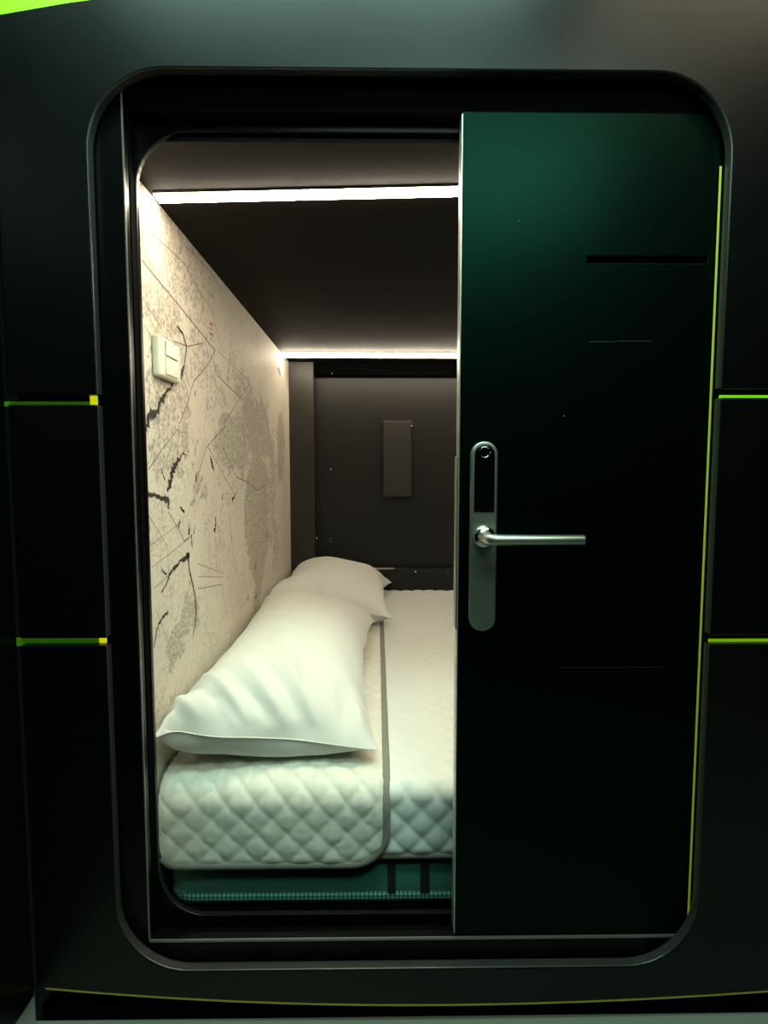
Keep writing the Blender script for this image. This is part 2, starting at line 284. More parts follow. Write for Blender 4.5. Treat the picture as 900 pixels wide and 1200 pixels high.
PILLOWS = {}
PILLOWS['p1'] = [
-958,211,1243,-939,243,1241,-953,263,1288,-972,254,1244,-957,308,1285,-974,299,1239,-968,351,1284,-972,344,1235,-957,394,1278,-971,389,1231,-955,439,
1276,-960,432,1227,-943,481,1269,-970,476,1228,-947,526,1272,-970,521,1229,-952,570,1277,-967,566,1230,-954,615,1280,-959,610,1231,-953,660,1279,-968,
655,1232,-950,704,1276,-965,700,1231,-946,749,1274,-962,744,1228,-939,793,1269,-950,788,1222,-932,837,1265,-947,832,1219,-926,881,1261,-956,876,1224,
-937,924,1270,-956,921,1225,-939,969,1272,-957,966,1227,-941,1013,1273,-957,1011,1228,-939,1058,1272,-947,1055,1225,-936,1103,1269,-951,1100,1224,-930,
1147,1265,-952,1145,1222,-923,1191,1259,-951,1190,1221,-927,1235,1262,-950,1235,1220,-928,1280,1263,-944,1279,1218,-926,1325,1262,-951,1324,1222,-932,
1369,1267,-948,1369,1222,-935,1413,1269,-953,1413,1225,-935,1458,1269,-953,1458,1224,-933,1503,1267,-952,1503,1222,-930,1548,1265,-952,1548,1221,-922,
1592,1260,-950,1593,1221,-929,1636,1264,-943,1638,1219,-931,1681,1265,-949,1682,1222,-933,1726,1266,-948,1727,1222,-933,1771,1267,-955,1771,1226,-934,
1816,1267,-957,1816,1226,-933,1861,1267,-959,1861,1227,-935,1906,1269,-960,1906,1228,-934,1951,1270,-959,1951,1229,-938,1996,1275,-958,1996,1230,-935,
2041,1274,-947,2040,1227,-929,2085,1272,-955,2084,1231,-942,2128,1278,-959,2129,1232,-943,2173,1278,-958,2174,1232,-941,2218,1276,-960,2218,1232,-929,
2260,1266,-963,2263,1232,-931,2305,1270,-961,2308,1233,-948,2346,1276,-951,2352,1229,-958,2390,1281,-969,2393,1234,-960,2435,1282,-960,2437,1234,-962,
2480,1284,-971,2480,1237,-958,2524,1285,-972,2525,1239,-972,2567,1291,-970,2570,1243,-970,2612,1294,-972,2615,1246,-959,2656,1296,-972,2660,1249,-937,
2658,1246,-944,2694,1246,-930,279,1235,-941,298,1284,-958,314,1321,-947,356,1314,-944,401,1313,-937,445,1308,-922,486,1299,-923,530,1300,-928,575,1305,
-930,619,1307,-929,664,1307,-925,708,1304,-923,752,1302,-912,795,1295,-905,839,1289,-910,882,1295,-914,927,1299,-911,971,1296,-916,1015,1301,-916,1060,
1300,-914,1105,1299,-908,1148,1294,-905,1193,1291,-900,1237,1287,-908,1280,1294,-908,1325,1294,-908,1370,1294,-912,1414,1298,-912,1458,1297,-906,1503,
1292,-910,1548,1295,-903,1592,1291,-910,1636,1296,-910,1681,1296,-910,1726,1295,-912,1771,1297,-911,1816,1296,-912,1861,1297,-909,1906,1295,-916,1950,
1302,-919,1995,1306,-913,2039,1304,-921,2084,1308,-921,2129,1308,-921,2174,1308,-917,2218,1304,-908,2262,1296,-927,2301,1307,-934,2346,1310,-931,2390,
1305,-934,2435,1308,-947,2477,1317,-954,2521,1321,-962,2565,1326,-968,2610,1330,-974,2623,1288,-940,2621,1245,-928,315,1228,-950,333,1274,-927,331,
1312,-925,361,1344,-920,405,1341,-915,450,1338,-901,490,1329,-904,534,1331,-904,579,1333,-904,623,1333,-899,667,1328,-900,711,1331,-899,756,1330,-893,
799,1326,-881,841,1318,-888,885,1324,-892,929,1328,-891,973,1326,-891,1018,1328,-890,1062,1326,-886,1106,1323,-887,1151,1324,-883,1195,1321,-876,1238,
1315,-884,1281,1322,-886,1325,1324,-887,1370,1325,-885,1414,1323,-887,1458,1324,-882,1503,1320,-886,1548,1324,-887,1592,1324,-882,1637,1320,-888,1681,
1325,-888,1726,1325,-888,1772,1324,-883,1816,1319,-888,1861,1324,-887,1906,1325,-886,1951,1324,-894,1994,1334,-898,2039,1337,-896,2084,1335,-893,2129,
1331,-896,2173,1335,-886,2216,1324,-901,2258,1332,-908,2302,1338,-910,2347,1338,-905,2391,1332,-914,2435,1338,-918,2480,1340,-930,2522,1349,-934,2567,
1350,-933,2605,1326,-939,2615,1282,-956,2589,1236,-926,352,1220,-912,333,1269,-901,357,1304,-889,366,1345,-888,408,1359,-885,452,1360,-883,497,1361,
-873,539,1352,-872,583,1350,-875,627,1355,-871,671,1352,-867,714,1347,-869,758,1352,-868,802,1353,-864,846,1350,-856,889,1342,-863,932,1351,-862,976,
1350,-859,1020,1346,-862,1063,1350,-861,1108,1350,-860,1152,1350,-854,1195,1342,-856,1239,1345,-859,1283,1349,-856,1326,1344,-860,1370,1350,-860,1414,
1349,-856,1458,1345,-859,1503,1349,-856,1547,1345,-859,1592,1349,-860,1637,1349,-861,1682,1350,-857,1727,1344,-860,1771,1349,-857,1816,1345,-858,1861,
1346,-862,1906,1352,-859,1950,1349,-867,1994,1359,-869,2039,1361,-866,2084,1356,-866,2129,1357,-862,2172,1348,-874,2214,1359,-873,2259,1356,-880,2303,
1361,-881,2348,1361,-884,2393,1362,-883,2438,1359,-895,2480,1368,-897,2525,1365,-898,2569,1354,-898,2595,1318,-905,2608,1275,-927,2607,1224,-889,349,
1213,-876,335,1264,-864,353,1302,-853,375,1339,-851,413,1360,-850,456,1372,-849,499,1376,-848,543,1379,-846,587,1377,-844,631,1376,-838,673,1367,-840,
717,1372,-839,761,1374,-839,805,1375,-831,847,1366,-833,890,1371,-834,934,1374,-832,978,1371,-829,1021,1367,-831,1065,1370,-828,1109,1366,-831,1152,
1372,-830,1196,1370,-827,1240,1368,-830,1284,1372,-826,1327,1367,-831,1370,1373,-830,1414,1371,-827,1458,1366,-830,1503,1371,-830,1548,1371,-827,1592,
1367,-831,1637,1373,-831,1682,1372,-827,1727,1367,-831,1771,1371,-832,1816,1373,-832,1861,1372,-828,1906,1366,-835,1949,1377,-838,1994,1381,-840,2039,
1383,-838,2084,1381,-832,2127,1369,-842,2170,1378,-844,2215,1380,-847,2260,1381,-850,2304,1383,-849,2349,1378,-854,2394,1384,-859,2438,1386,-859,2482,
1375,-860,2527,1370,-861,2566,1347,-864,2586,1307,-878,2585,1264,-892,2618,1222,-855,333,1207,-839,336,1259,-828,358,1295,-819,386,1328,-815,421,1354,
-814,460,1373,-813,503,1383,-811,546,1382,-810,590,1383,-810,633,1391,-809,677,1390,-807,720,1389,-804,764,1384,-805,807,1390,-804,850,1392,-800,894,
1386,-802,937,1391,-798,980,1385,-800,1023,1390,-800,1067,1390,-797,1110,1386,-800,1154,1392,-800,1197,1392,-801,1241,1394,-797,1284,1388,-800,1327,
1392,-798,1371,1388,-796,1414,1385,-798,1458,1389,-799,1503,1391,-799,1548,1390,-796,1593,1387,-800,1637,1392,-799,1682,1390,-799,1727,1391,-797,1772,
1386,-801,1816,1393,-797,1860,1384,-801,1905,1391,-804,1949,1397,-805,1994,1397,-807,2039,1400,-803,2083,1392,-808,2128,1397,-811,2173,1398,-808,2217,
1389,-812,2261,1393,-818,2305,1400,-819,2351,1400,-821,2396,1400,-822,2440,1390,-824,2484,1386,-825,2521,1360,-826,2562,1341,-833,2570,1297,-845,2600,
1265,-856,2621,1216,-819,334,1199,-803,344,1251,-793,367,1286,-786,398,1316,-782,433,1341,-778,467,1368,-776,507,1385,-776,550,1393,-775,593,1397,-775,
636,1400,-774,680,1402,-771,723,1397,-770,766,1399,-769,810,1398,-770,852,1406,-770,896,1409,-769,939,1408,-765,982,1402,-768,1025,1407,-765,1069,1403,
-766,1112,1406,-767,1155,1408,-765,1198,1404,-768,1241,1410,-768,1285,1410,-767,1328,1409,-766,1371,1407,-765,1415,1405,-763,1458,1402,-766,1503,1408,
-765,1548,1404,-767,1592,1410,-767,1637,1410,-768,1682,1409,-765,1727,1405,-768,1772,1408,-769,1817,1411,-768,1862,1407,-765,1906,1402,-770,1950,1411,
-772,1995,1414,-771,2039,1408,-774,2084,1415,-776,2129,1416,-775,2172,1406,-777,2217,1408,-780,2262,1412,-782,2307,1411,-784,2352,1409,-785,2397,1405,
-786,2441,1397,-787,2484,1383,-789,2525,1364,-790,2559,1334,-799,2585,1299,-809,2603,1259,-820,2624,1209,-783,340,1191,-769,355,1241,-758,377,1277,
-754,411,1303,-746,440,1335,-742,474,1361,-741,515,1376,-739,554,1394,-739,597,1400,-738,640,1402,-738,683,1408,-736,726,1409,-734,769,1405,-734,812,
1411,-735,855,1416,-734,898,1415,-734,941,1421,-734,984,1420,-732,1027,1415,-732,1070,1419,-731,1114,1415,-733,1156,1421,-732,1200,1421,-733,1243,1422,
-732,1286,1418,-733,1329,1423,-731,1372,1419,-732,1415,1422,-731,1458,1419,-733,1503,1423,-731,1548,1418,-733,1592,1423,-733,1638,1424,-732,1682,1420,
-733,1727,1422,-732,1772,1419,-735,1817,1423,-733,1862,1419,-735,1907,1423,-734,1951,1418,-738,1996,1426,-738,2041,1423,-738,2085,1419,-741,2130,1426,
-741,2174,1420,-741,2219,1416,-745,2264,1420,-746,2309,1415,-747,2354,1414,-748,2398,1407,-749,2441,1394,-750,2485,1381,-755,2518,1352,-763,2543,1315,
-765,2579,1288,-773,2601,1249,-784,2626,1201,-746,344,1184,-735,367,1231,-724,388,1267,-717,416,1299,-711,448,1327,-709,486,1348,-704,519,1375,-703,
559,1390,-702,602,1395,-701,644,1406,-701,687,1408,-700,729,1417,-699,772,1418,-698,815,1417,-699,857,1424,-699,900,1426,-699,943,1429,-697,986,1426,
-698,1029,1429,-696,1072,1426,-698,1115,1431,-698,1158,1432,-696,1201,1429,-697,1244,1432,-696,1287,1428,-696,1330,1429,-697,1372,1433,-696,1415,1430,
-698,1458,1435,-697,1503,1432,-698,1548,1435,-698,1593,1435,-697,1638,1431,-699,1683,1435,-697,1727,1431,-699,1772,1434,-700,1817,1436,-700,1862,1435,
-701,1907,1435,-700,1952,1430,-703,1996,1437,-702,2041,1432,-704,2086,1434,-705,2131,1435,-705,2175,1427,-707,2220,1429,-708,2265,1425,-709,2310,1421,
-710,2354,1413,-711,2399,1407,-713,2443,1398,-718,2475,1366,-721,2511,1340,-729,2536,1303,-731,2572,1276,-740,2592,1237,-748,2627,1195,-711,353,1177,
-704,385,1219,-691,401,1256,-681,424,1291,-677,459,1316,-672,490,1345,-668,525,1369,-667,565,1383,-665,606,1396,-665,648,1403,-664,690,1411,-664,733,
1415,-663,775,1421,-662,818,1426,-662,860,1429,-662,903,1428,-662,946,1431,-662,988,1437,-662,1031,1438,-662,1074,1439,-661,1117,1439,-661,1159,1436,
-661,1202,1440,-661,1245,1441,-661,1288,1440,-661,1330,1438,-661,1373,1441,-661,1416,1438,-662,1458,1443,-661,1503,1440,-662,1548,1444,-662,1593,1440,
-662,1638,1443,-662,1683,1441,-663,1728,1445,-663,1773,1440,-664,1818,1443,-664,1862,1441,-665,1908,1444,-665,1952,1444,-666,1997,1438,-667,2042,1443,
-668,2087,1439,-669,2132,1437,-669,2177,1436,-670,2221,1428,-671,2266,1426,-673,2311,1421,-674,2355,1413,-675,2399,1400,-677,2443,1392,-682,2479,1365,
-686,2506,1329,-692,2542,1304,-696,2566,1265,-704,2600,1237,-712,2626,1189,-675,361,1171,-667,388,1216,-660,419,1244,-651,442,1279,-640,462,1314,-636,
495,1340,-634,534,1359,-630,569,1382,-629,610,1394,-628,652,1403,-627,694,1410,-627,736,1416,-626,779,1418,-626,821,1425,-626,863,1427,-625,906,1432,
-625,948,1433,-625,991,1439,-625,1033,1442,-625,1076,1443,-625,1118,1445,-624,1161,1442,-625,1203,1445,-625,1246,1446,-625,1288,1447,-625,1331,1444,
-625,1373,1447,-625,1416,1445,-626,1458,1450,-626,1503,1449,-626,1548,1446,-626,1593,1450,-626,1638,1450,-626,1683,1446,-627,1728,1449,-627,1773,1449,
-627,1818,1445,-628,1863,1449,-628,1908,1449,-629,1953,1444,-630,1998,1445,-630,2043,1444,-631,2087,1438,-632,2132,1438,-633,2177,1435,-634,2222,1430,
-635,2267,1423,-636,2312,1419,-637,2355,1407,-639,2400,1403,-642,2439,1379,-645,2480,1361,-650,2515,1334,-656,2547,1303,-662,2578,1270,-669,2595,1229,
-675,2624,1184,-640,371,1166,-630,391,1213,-623,416,1246,-615,449,1271,-609,478,1302,-599,500,1336,-596,536,1359,-594,574,1377,-592,615,1389,-591,657,
1397,-590,698,1406,-590,740,1412,-589,782,1419,-589,824,1426,-589,866,1429,-589,908,1434,-589,951,1438,-589,993,1441,-589,1035,1441,-589,1078,1445,
-588,1120,1447,-588,1162,1448,-588,1205,1449,-588,1247,1448,-588,1289,1449,-589,1331,1452,-589,1374,1454,-589,1416,1454,-589,1459,1452,-589,1504,1451,
-589,1549,1452,-589,1594,1452,-590,1639,1454,-590,1684,1454,-590,1729,1453,-590,1773,1450,-591,1819,1450,-591,1863,1448,-592,1908,1450,-592,1954,1450,
-593,1998,1445,-594,2043,1445,-594,2088,1441,-595,2133,1438,-596,2178,1430,-597,2222,1426,-598,2268,1422,-599,2312,1417,-601,2356,1407,-602,2400,1398,
-606,2440,1376,-611,2475,1349,-614,2514,1327,-621,2544,1293,-626,2579,1265,-633,2602,1227,-639,2624,1178,-604,382,1161,-593,394,1210,-586,420,1242,
-579,446,1275,-572,476,1304,-567,512,1323,-560,542,1353,-558,581,1368,-556,620,1384,-555,661,1394,-554,702,1403,-553,744,1408,-553,785,1415,-552,827,
1421,-552,870,1423,-552,911,1429,-552,954,1432,-552,996,1436,-552,1038,1441,-552,1080,1444,-552,1122,1444,-551,1164,1445,-551,1206,1446,-552,1248,1450,
-552,1290,1452,-552,1332,1453,-552,1374,1451,-552,1416,1452,-552,1459,1455,-552,1504,1456,-552,1549,1456,-553,1594,1456,-553,1639,1452,-553,1684,1452,
-553,1729,1450,-554,1774,1452,-554,1819,1452,-554,1864,1451,-555,1909,1446,-555,1954,1447,-556,1999,1442,-557,2044,1442,-558,2088,1435,-558,2133,1435,
-559,2178,1429,-560,2223,1425,-562,2267,1415,-563,2312,1410,-565,2355,1398,-566,2400,1391,-570,2437,1366,-574,2478,1348,-579,2510,1317,-584,2547,1291,
-590,2574,1256,-596,2606,1224,-603,2622,1174,-573,401,1156,-557,400,1205,-549,423,1239,-542,449,1271,-535,479,1299,-530,513,1324,-524,547,1348,-521,
585,1364,-520,625,1378,-519,666,1387,-518,707,1396,-516,748,1406,-517,790,1408,-516,831,1414,-516,873,1421,-515,914,1427,-515,956,1431,-515,998,1435,
-515,1040,1438,-515,1082,1443,-515,1124,1445,-515,1166,1447,-515,1208,1449,-515,1249,1450,-515,1291,1450,-515,1333,1451,-515,1375,1454,-515,1417,1455,
-515,1459,1455,-516,1504,1454,-516,1549,1453,-516,1594,1453,-516,1639,1455,-516,1684,1455,-517,1729,1454,-517,1774,1453,-518,1819,1449,-518,1864,1447,
-518,1909,1447,-519,1954,1446,-519,1999,1442,-520,2044,1437,-521,2089,1434,-522,2134,1431,-523,2178,1423,-524,2223,1420,-525,2268,1412,-527,2312,1402,
-529,2356,1395,-530,2400,1385,-534,2440,1365,-538,2479,1343,-543,2515,1316,-548,2545,1283,-554,2579,1254,-560,2609,1220,-567,2620,1169,-536,401,1150,
-521,407,1199,-513,432,1231,-505,453,1266,-500,488,1289,-496,523,1311,-489,554,1338,-485,591,1358,-484,630,1371,-482,670,1384,-481,711,1393,-480,752,
1402,-480,793,1406,-480,835,1411,-480,877,1414,-479,918,1422,-479,960,1424,-479,1001,1431,-479,1042,1435,-478,1084,1438,-479,1126,1438,-479,1168,1440,
-478,1209,1442,-478,1251,1447,-478,1292,1449,-478,1334,1450,-479,1376,1451,-479,1417,1450,-479,1459,1450,-479,1504,1453,-479,1549,1454,-479,1594,1454,
-479,1639,1453,-480,1684,1450,-480,1729,1448,-480,1774,1449,-481,1819,1448,-481,1864,1447,-482,1909,1444,-482,1954,1440,-483,1999,1435,-484,2044,1434,
-485,2089,1430,-486,2134,1424,-486,2179,1420,-488,2223,1412,-489,2268,1404,-490,2312,1400,-493,2355,1385,-494,2399,1377,-500,2436,1352,-502,2477,1334,
-508,2512,1306,-512,2551,1284,-518,2577,1247,-523,2609,1216,-530,2616,1164,-499,406,1144,-485,415,1193,-476,435,1228,-469,460,1260,-463,490,1288,-459,
525,1310,-455,563,1326,-452,599,1345,-447,635,1367,-447,676,1375,-446,716,1384,-444,756,1395,-444,798,1397,-443,839,1405,-443,880,1410,-443,921,1414,
-443,962,1420,-442,1004,1426,-442,1045,1430,-442,1086,1431,-442,1128,1435,-442,1169,1438,-442,1210,1441,-442,1252,1443,-442,1293,1443,-442,1335,1445,
-442,1376,1448,-442,1417,1449,-442,1459,1450,-442,1504,1448,-442,1549,1449,-443,1594,1448,-443,1639,1449,-443,1684,1449,-443,1729,1447,-444,1774,1444,
-444,1819,1442,-444,1864,1443,-445,1909,1439,-446,1954,1437,-446,1999,1433,-447,2044,1430,-449,2089,1422,-449,2134,1420,-450,2179,1414,-451,2224,1409,
-453,2268,1401,-454,2312,1394,-457,2354,1378,-458,2398,1368,-463,2439,1350,-468,2474,1322,-471,2515,1303,-477,2548,1273,-482,2583,1246,-488,2608,1209,
-498,2600,1156,-464,416,1138,-450,423,1186,-440,441,1222,-434,469,1252,-430,502,1276,-422,529,1306,-418,565,1326,-415,601,1345,-413,642,1355,-410,680,
1370,-409,720,1378,-409,761,1384,-408,802,1391,-408,843,1397,-408,884,1402,-407,925,1407,-407,966,1413,-407,1007,1416,-406,1048,1422,-406,1089,1426,
-406,1130,1429,-406,1171,1430,-406,1212,1433,-406,1254,1434,-405,1294,1439,-405,1336,1441,-406,1377,1439,-406,1418,1441,-406,1459,1444,-406,1504,1445,
-406,1549,1444,-406,1594,1444,-406,1639,1444,-407,1684,1442,-407,1729,1440,-407,1774,1442,-408,1819,1439,-408,1865,1437,-409,1909,1431,-410,1954,1430,
-410,1999,1427,-411,2044,1424,-412,2089,1418,-413,2134,1413,-415,2179,1405,-415,2224,1401,-418,2267,1390,-419,2311,1382,-420,2356,1375,-423,2397,1357,
-426,2441,1346,-431,2479,1324,-436,2512,1293,-440,2551,1271,-446,2583,1240,-452,2606,1201,-467,2619,1151,-432,435,1132,-414,431,1180,-408,456,1212,
-409,491,1234,-395,509,1268,-386,535,1298,-382,570,1320,-380,608,1334,-376,645,1351,-376,686,1358,-375,726,1365,-373,766,1375,-373,807,1380,-372,847,
1386,-372,888,1393,-371,928,1400,-371,969,1403,-370,1010,1410,-371,1051,1412,-370,1091,1417,-370,1132,1421,-369,1173,1425,-369,1214,1427,-369,1255,
1429,-370,1296,1429,-369,1336,1434,-370,1378,1435,-370,1419,1436,-370,1460,1435,-370,1504,1438,-370,1549,1436,-371,1594,1434,-370,1640,1438,-371,1685,
1436,-371,1730,1435,-371,1775,1435,-372,1819,1429,-373,1864,1427,-373,1909,1426,-373,1955,1425,-374,1999,1420,-375,2044,1413,-377,2089,1407,-378,2134,
1404,-378,2179,1400,-379,2224,1394,-381,2267,1383,-383,2312,1376,-385,2355,1364,-387,2399,1356,-390,2442,1341,-394,2482,1321,-400,2518,1294,-404,2552,
1265,-411,2578,1229,-422,2590,1187,-431,2622,1145,-396,430,1126,-379,442,1172,-380,475,1195,-372,489,1233,-363,523,1254,-352,543,1287,-349,580,1305,
-343,612,1330,-341,651,1342,-340,691,1350,-339,731,1358,-338,771,1365,-338,811,1370,-337,851,1378,-337,892,1382,-336,932,1391,-335,972,1397,-334,1013,
1403,-334,1053,1407,-334,1094,1409,-335,1135,1409,-334,1175,1413,-335,1216,1414,-334,1257,1419,-335,1297,1419,-334,1338,1425,-335,1378,1422,-334,1419,
1426,-334,1460,1427,-336,1505,1424,-334,1550,1428,-335,1595,1426,-336,1640,1425,-335,1685,1426,-335,1730,1426,-337,1774,1421,-336,1819,1423,-337,1865,
1421,-338,1909,1415,-338,1954,1415,-339,1999,1408,-339,2044,1407,-340,2089,1402,-341,2134,1398,-342,2179,1391,-344,2223,1382,-345,2268,1378,-346,2312,
1370,-349,2356,1360,-352,2398,1345,-354,2442,1333,-358,2483,1316,-363,2521,1291,-369,2550,1257,-376,2573,1219,-386,2590,1179,-395,2626,1139,-370,454,
1115,-348,459,1161,-345,486,1190,-335,490,1229,-326,517,1258,-319,554,1274,-312,580,1304,-310,619,1316,-306,657,1330,-306,697,1336,-304,736,1345,-303,
776,1352,-302,816,1362,-302,856,1366,-301,896,1374,-301,936,1378,-300,976,1386,-300,1016,1390,-299,1056,1396,-301,1097,1394,-299,1137,1399,-300,1178,
1399,-300,1218,1404,-299,1258,1406,-299,1299,1409,-302,1339,1407,-299,1379,1413,-299,1420,1416,-299,1460,1416,-301,1505,1411,-300,1550,1416,-301,1594,
1411,-300,1639,1415,-300,1684,1415,-301,1729,1413,-302,1774,1408,-302,1819,1409,-303,1864,1406,-302,1909,1408,-302,1954,1407,-303,1999,1402,-304,2044,
1397,-306,2088,1388,-306,2133,1386,-307,2178,1381,-308,2223,1374,-311,2267,1365,-311,2311,1360,-314,2354,1347,-316,2399,1338,-320,2440,1319,-322,2484,
1308,-327,2522,1285,-334,2542,1246,-341,2566,1208,-350,2597,1177,-359,2629,1134,-335,442,1116,-317,476,1149,-309,478,1189,-298,490,1225,-290,518,1254,
-282,550,1276,-276,586,1295,-274,624,1306,-271,662,1319,-270,702,1327,-268,741,1337,-268,781,1344,-269,821,1347,-266,860,1358,-267,900,1361,-266,940,
1369,-266,980,1372,-264,1019,1382,-264,1060,1384,-267,1100,1380,-266,1140,1385,-266,1180,1387,-268,1220,1386,-268,1261,1387,-267,1301,1392,-270,1341,
1389,-267,1380,1395,-271,1420,1392,-267,1460,1399,-266,1505,1400,-269,1550,1396,-266,1595,1401,-268,1639,1397,-267,1684,1399,-269,1729,1395,-267,1774,
1397,-268,1819,1395,-269,1864,1391,-268,1909,1394,-268,1954,1391,-271,1998,1384,-269,2043,1385,-270,2088,1379,-272,2132,1372,-272,2177,1370,-273,2222,
1363,-275,2266,1357,-277,2310,1346,-278,2355,1339,-281,2397,1325,-284,2441,1314,-288,2482,1295,-291,2524,1280,-300,2555,1248,-308,2580,1211,-314,2599,
1171,-322,2631,1128,-298,437,1111,-282,465,1149,-272,472,1187,-262,492,1220,-254,524,1244,-249,560,1260,-242,592,1283,-241,632,1291,-237,669,1306,-237,
709,1312,-234,747,1324,-234,786,1330,-235,826,1334,-232,865,1346,-231,905,1351,-233,945,1352,-231,984,1361,-236,1023,1357,-237,1063,1359,-233,1103,
1366,-236,1143,1364,-233,1182,1370,-233,1222,1373,-234,1262,1374,-234,1302,1375,-238,1342,1370,-236,1382,1375,-242,1422,1370,-235,1460,1380,-236,1505,
1379,-235,1550,1381,-234,1595,1383,-236,1639,1379,-234,1684,1382,-237,1729,1377,-235,1774,1380,-236,1819,1378,-235,1864,1378,-241,1908,1369,-237,1952,
1373,-237,1997,1370,-238,2042,1365,-236,2087,1366,-239,2131,1357,-238,2176,1356,-239,2221,1349,-241,2265,1342,-241,2310,1338,-243,2354,1328,-246,2397,
1315,-249,2440,1301,-251,2484,1290,-256,2523,1269,-264,2559,1243,-272,2587,1209,-277,2603,1167,-286,2633,1123,-261,434,1107,-248,449,1153,-235,469,
1185,-225,495,1213,-220,530,1231,-213,561,1255,-210,600,1266,-206,637,1281,-203,675,1292,-202,714,1301,-204,754,1303,-202,793,1311,-199,830,1325,-200,
870,1328,-200,910,1332,-199,949,1340,-200,989,1342,-206,1028,1337,-210,1068,1334,-203,1105,1345,-202,1145,1348,-202,1185,1351,-206,1225,1348,-204,1264,
1353,-203,1304,1355,-205,1344,1355,-207,1384,1353,-213,1423,1348,-205,1460,1359,-204,1505,1361,-207,1550,1358,-203,1595,1364,-203,1640,1362,-206,1684,
1359,-204,1729,1360,-205,1774,1359,-210,1819,1351,-206,1863,1355,-211,1907,1347,-206,1951,1352,-209,1996,1347,-206,2041,1347,-207,2086,1343,-204,2131,
1345,-206,2175,1337,-204,2220,1337,-205,2265,1332,-206,2309,1326,-209,2352,1314,-210,2397,1306,-213,2440,1293,-216,2483,1281,-223,2519,1254,-228,2559,
1235,-235,2593,1206,-244,2617,1169,-250,2635,1118,-224,432,1102,-212,450,1148,-202,480,1172,-190,501,1203,-183,532,1227,-178,568,1243,-175,605,1256,
-174,644,1264,-170,682,1276,-174,721,1278,-170,759,1290,-167,797,1301,-165,836,1311,-166,875,1315,-167,915,1318,-168,955,1320,-172,994,1318,-183,1031,
1309,-179,1070,1315,-175,1109,1321,-177,1149,1321,-174,1188,1327,-179,1227,1324,-174,1266,1331,-174,1306,1332,-175,1345,1333,-178,1385,1330,-184,1424,
1325,-177,1462,1335,-184,1506,1331,-175,1550,1338,-180,1595,1334,-175,1639,1339,-179,1684,1334,-176,1729,1336,-181,1773,1331,-181,1818,1328,-177,1863,
1333,-182,1906,1324,-177,1951,1330,-176,1996,1329,-181,2040,1320,-175,2084,1326,-173,2129,1324,-173,2174,1322,-172,2219,1320,-172,2263,1316,-177,2306,
1303,-175,2351,1300,-176,2396,1293,-179,2438,1279,-181,2482,1269,-186,2523,1250,-193,2558,1223,-199,2597,1201,-208,2626,1168,-213,2633,1114,-187,432,
1098,-175,451,1141,-165,479,1168,-157,511,1190,-148,537,1218,-144,575,1230,-143,613,1238,-140,651,1250,-139,690,1258,-142,729,1260,-137,765,1275,-135,
804,1285,-140,843,1285,-144,882,1287,-152,921,1284,-144,958,1292,-145,998,1293,-151,1037,1290,-159,1075,1285,-153,1114,1292,-147,1151,1301,-146,1191,
1303,-148,1230,1303,-150,1270,1304,-159,1308,1299,-151,1346,1305,-156,1385,1301,-152,1424,1307,-162,1461,1301,-156,1506,1306,-151,1550,1311,-158,1595,
1306,-150,1639,1312,-149,1684,1312,-156,1727,1305,-155,1772,1304,-151,1817,1307,-155,1862,1303,-151,1907,1305,-152,1952,1303,-162,1995,1295,-148,2037,
1303,-147,2082,1301,-145,2127,1301,-148,2172,1295,-143,2216,1298,-142,2261,1294,-143,2306,1289,-149,2348,1274,-147,2393,1270,-144,2438,1268,-148,2480,
1252,-151,2523,1241,-157,2562,1219,-164,2599,1193,-172,2630,1162,-179,2622,1109,-150,431,1092,-138,454,1135,-129,483,1159,-120,509,1187,-117,546,1199,
-112,583,1213,-111,621,1222,-115,660,1225,-111,698,1235,-110,736,1244,-110,774,1251,-125,810,1250,-121,849,1254,-134,886,1251,-125,924,1260,-122,962,
1263,-123,1002,1264,-133,1039,1258,-127,1078,1264,-123,1116,1271,-128,1155,1269,-124,1194,1274,-126,1233,1274,-129,1272,1274,-139,1310,1268,-129,1347,
1275,-127,1386,1277,-130,1425,1277,-137,1464,1274,-144,1508,1271,-132,1551,1279,-130,1596,1281,-143,1639,1276,-131,1681,1281,-130,1726,1280,-128,1771,
1280,-132,1816,1275,-130,1861,1276,-128,1906,1276,-143,1948,1268,-135,1992,1271,-127,2036,1273,-129,2081,1269,-121,2125,1272,-120,2170,1272,-117,2215,
1271,-124,2259,1262,-130,2303,1255,-116,2345,1259,-114,2390,1254,-113,2434,1249,-114,2479,1240,-116,2522,1228,-121,2563,1211,-129,2597,1182,-136,2634,
1157,-146,2639,1104,-113,431,1087,-102,456,1128,-92,483,1155,-86,516,1174,-84,554,1184,-85,592,1189,-84,631,1198,-87,669,1202,-90,708,1206,-87,746,
1216,-93,784,1220,-113,817,1215,-124,854,1218,-109,889,1225,-103,928,1230,-102,967,1232,-102,1006,1234,-111,1043,1229,-102,1080,1238,-104,1119,1239,
-105,1158,1241,-105,1197,1243,-113,1235,1240,-108,1274,1243,-114,1312,1241,-121,1350,1240,-110,1388,1245,-111,1426,1245,-121,1464,1241,-120,1509,1244,
-128,1553,1243,-115,1596,1247,-130,1639,1241,-117,1681,1247,-110,1726,1249,-112,1770,1246,-109,1815,1247,-109,1860,1246,-110,1905,1244,-125,1947,1235,
-123,1992,1236,-109,2034,1241,-105,2079,1242,-101,2124,1242,-102,2169,1239,-99,2214,1239,-116,2253,1227,-107,2298,1227,-96,2341,1228,-97,2386,1222,-88,
2430,1222,-85,2475,1218,-84,2519,1211,-86,2562,1199,-92,2602,1179,-100,2636,1150,-112,2649,1098,-76,431,1082,-65,458,1122,-56,488,1146,-56,526,1153,
-58,564,1159,-59,602,1164,-64,641,1168,-63,679,1176,-65,717,1181,-72,755,1184,-79,793,1186,-96,828,1184,-115,862,1182,-100,896,1190,-87,932,1197,-91,
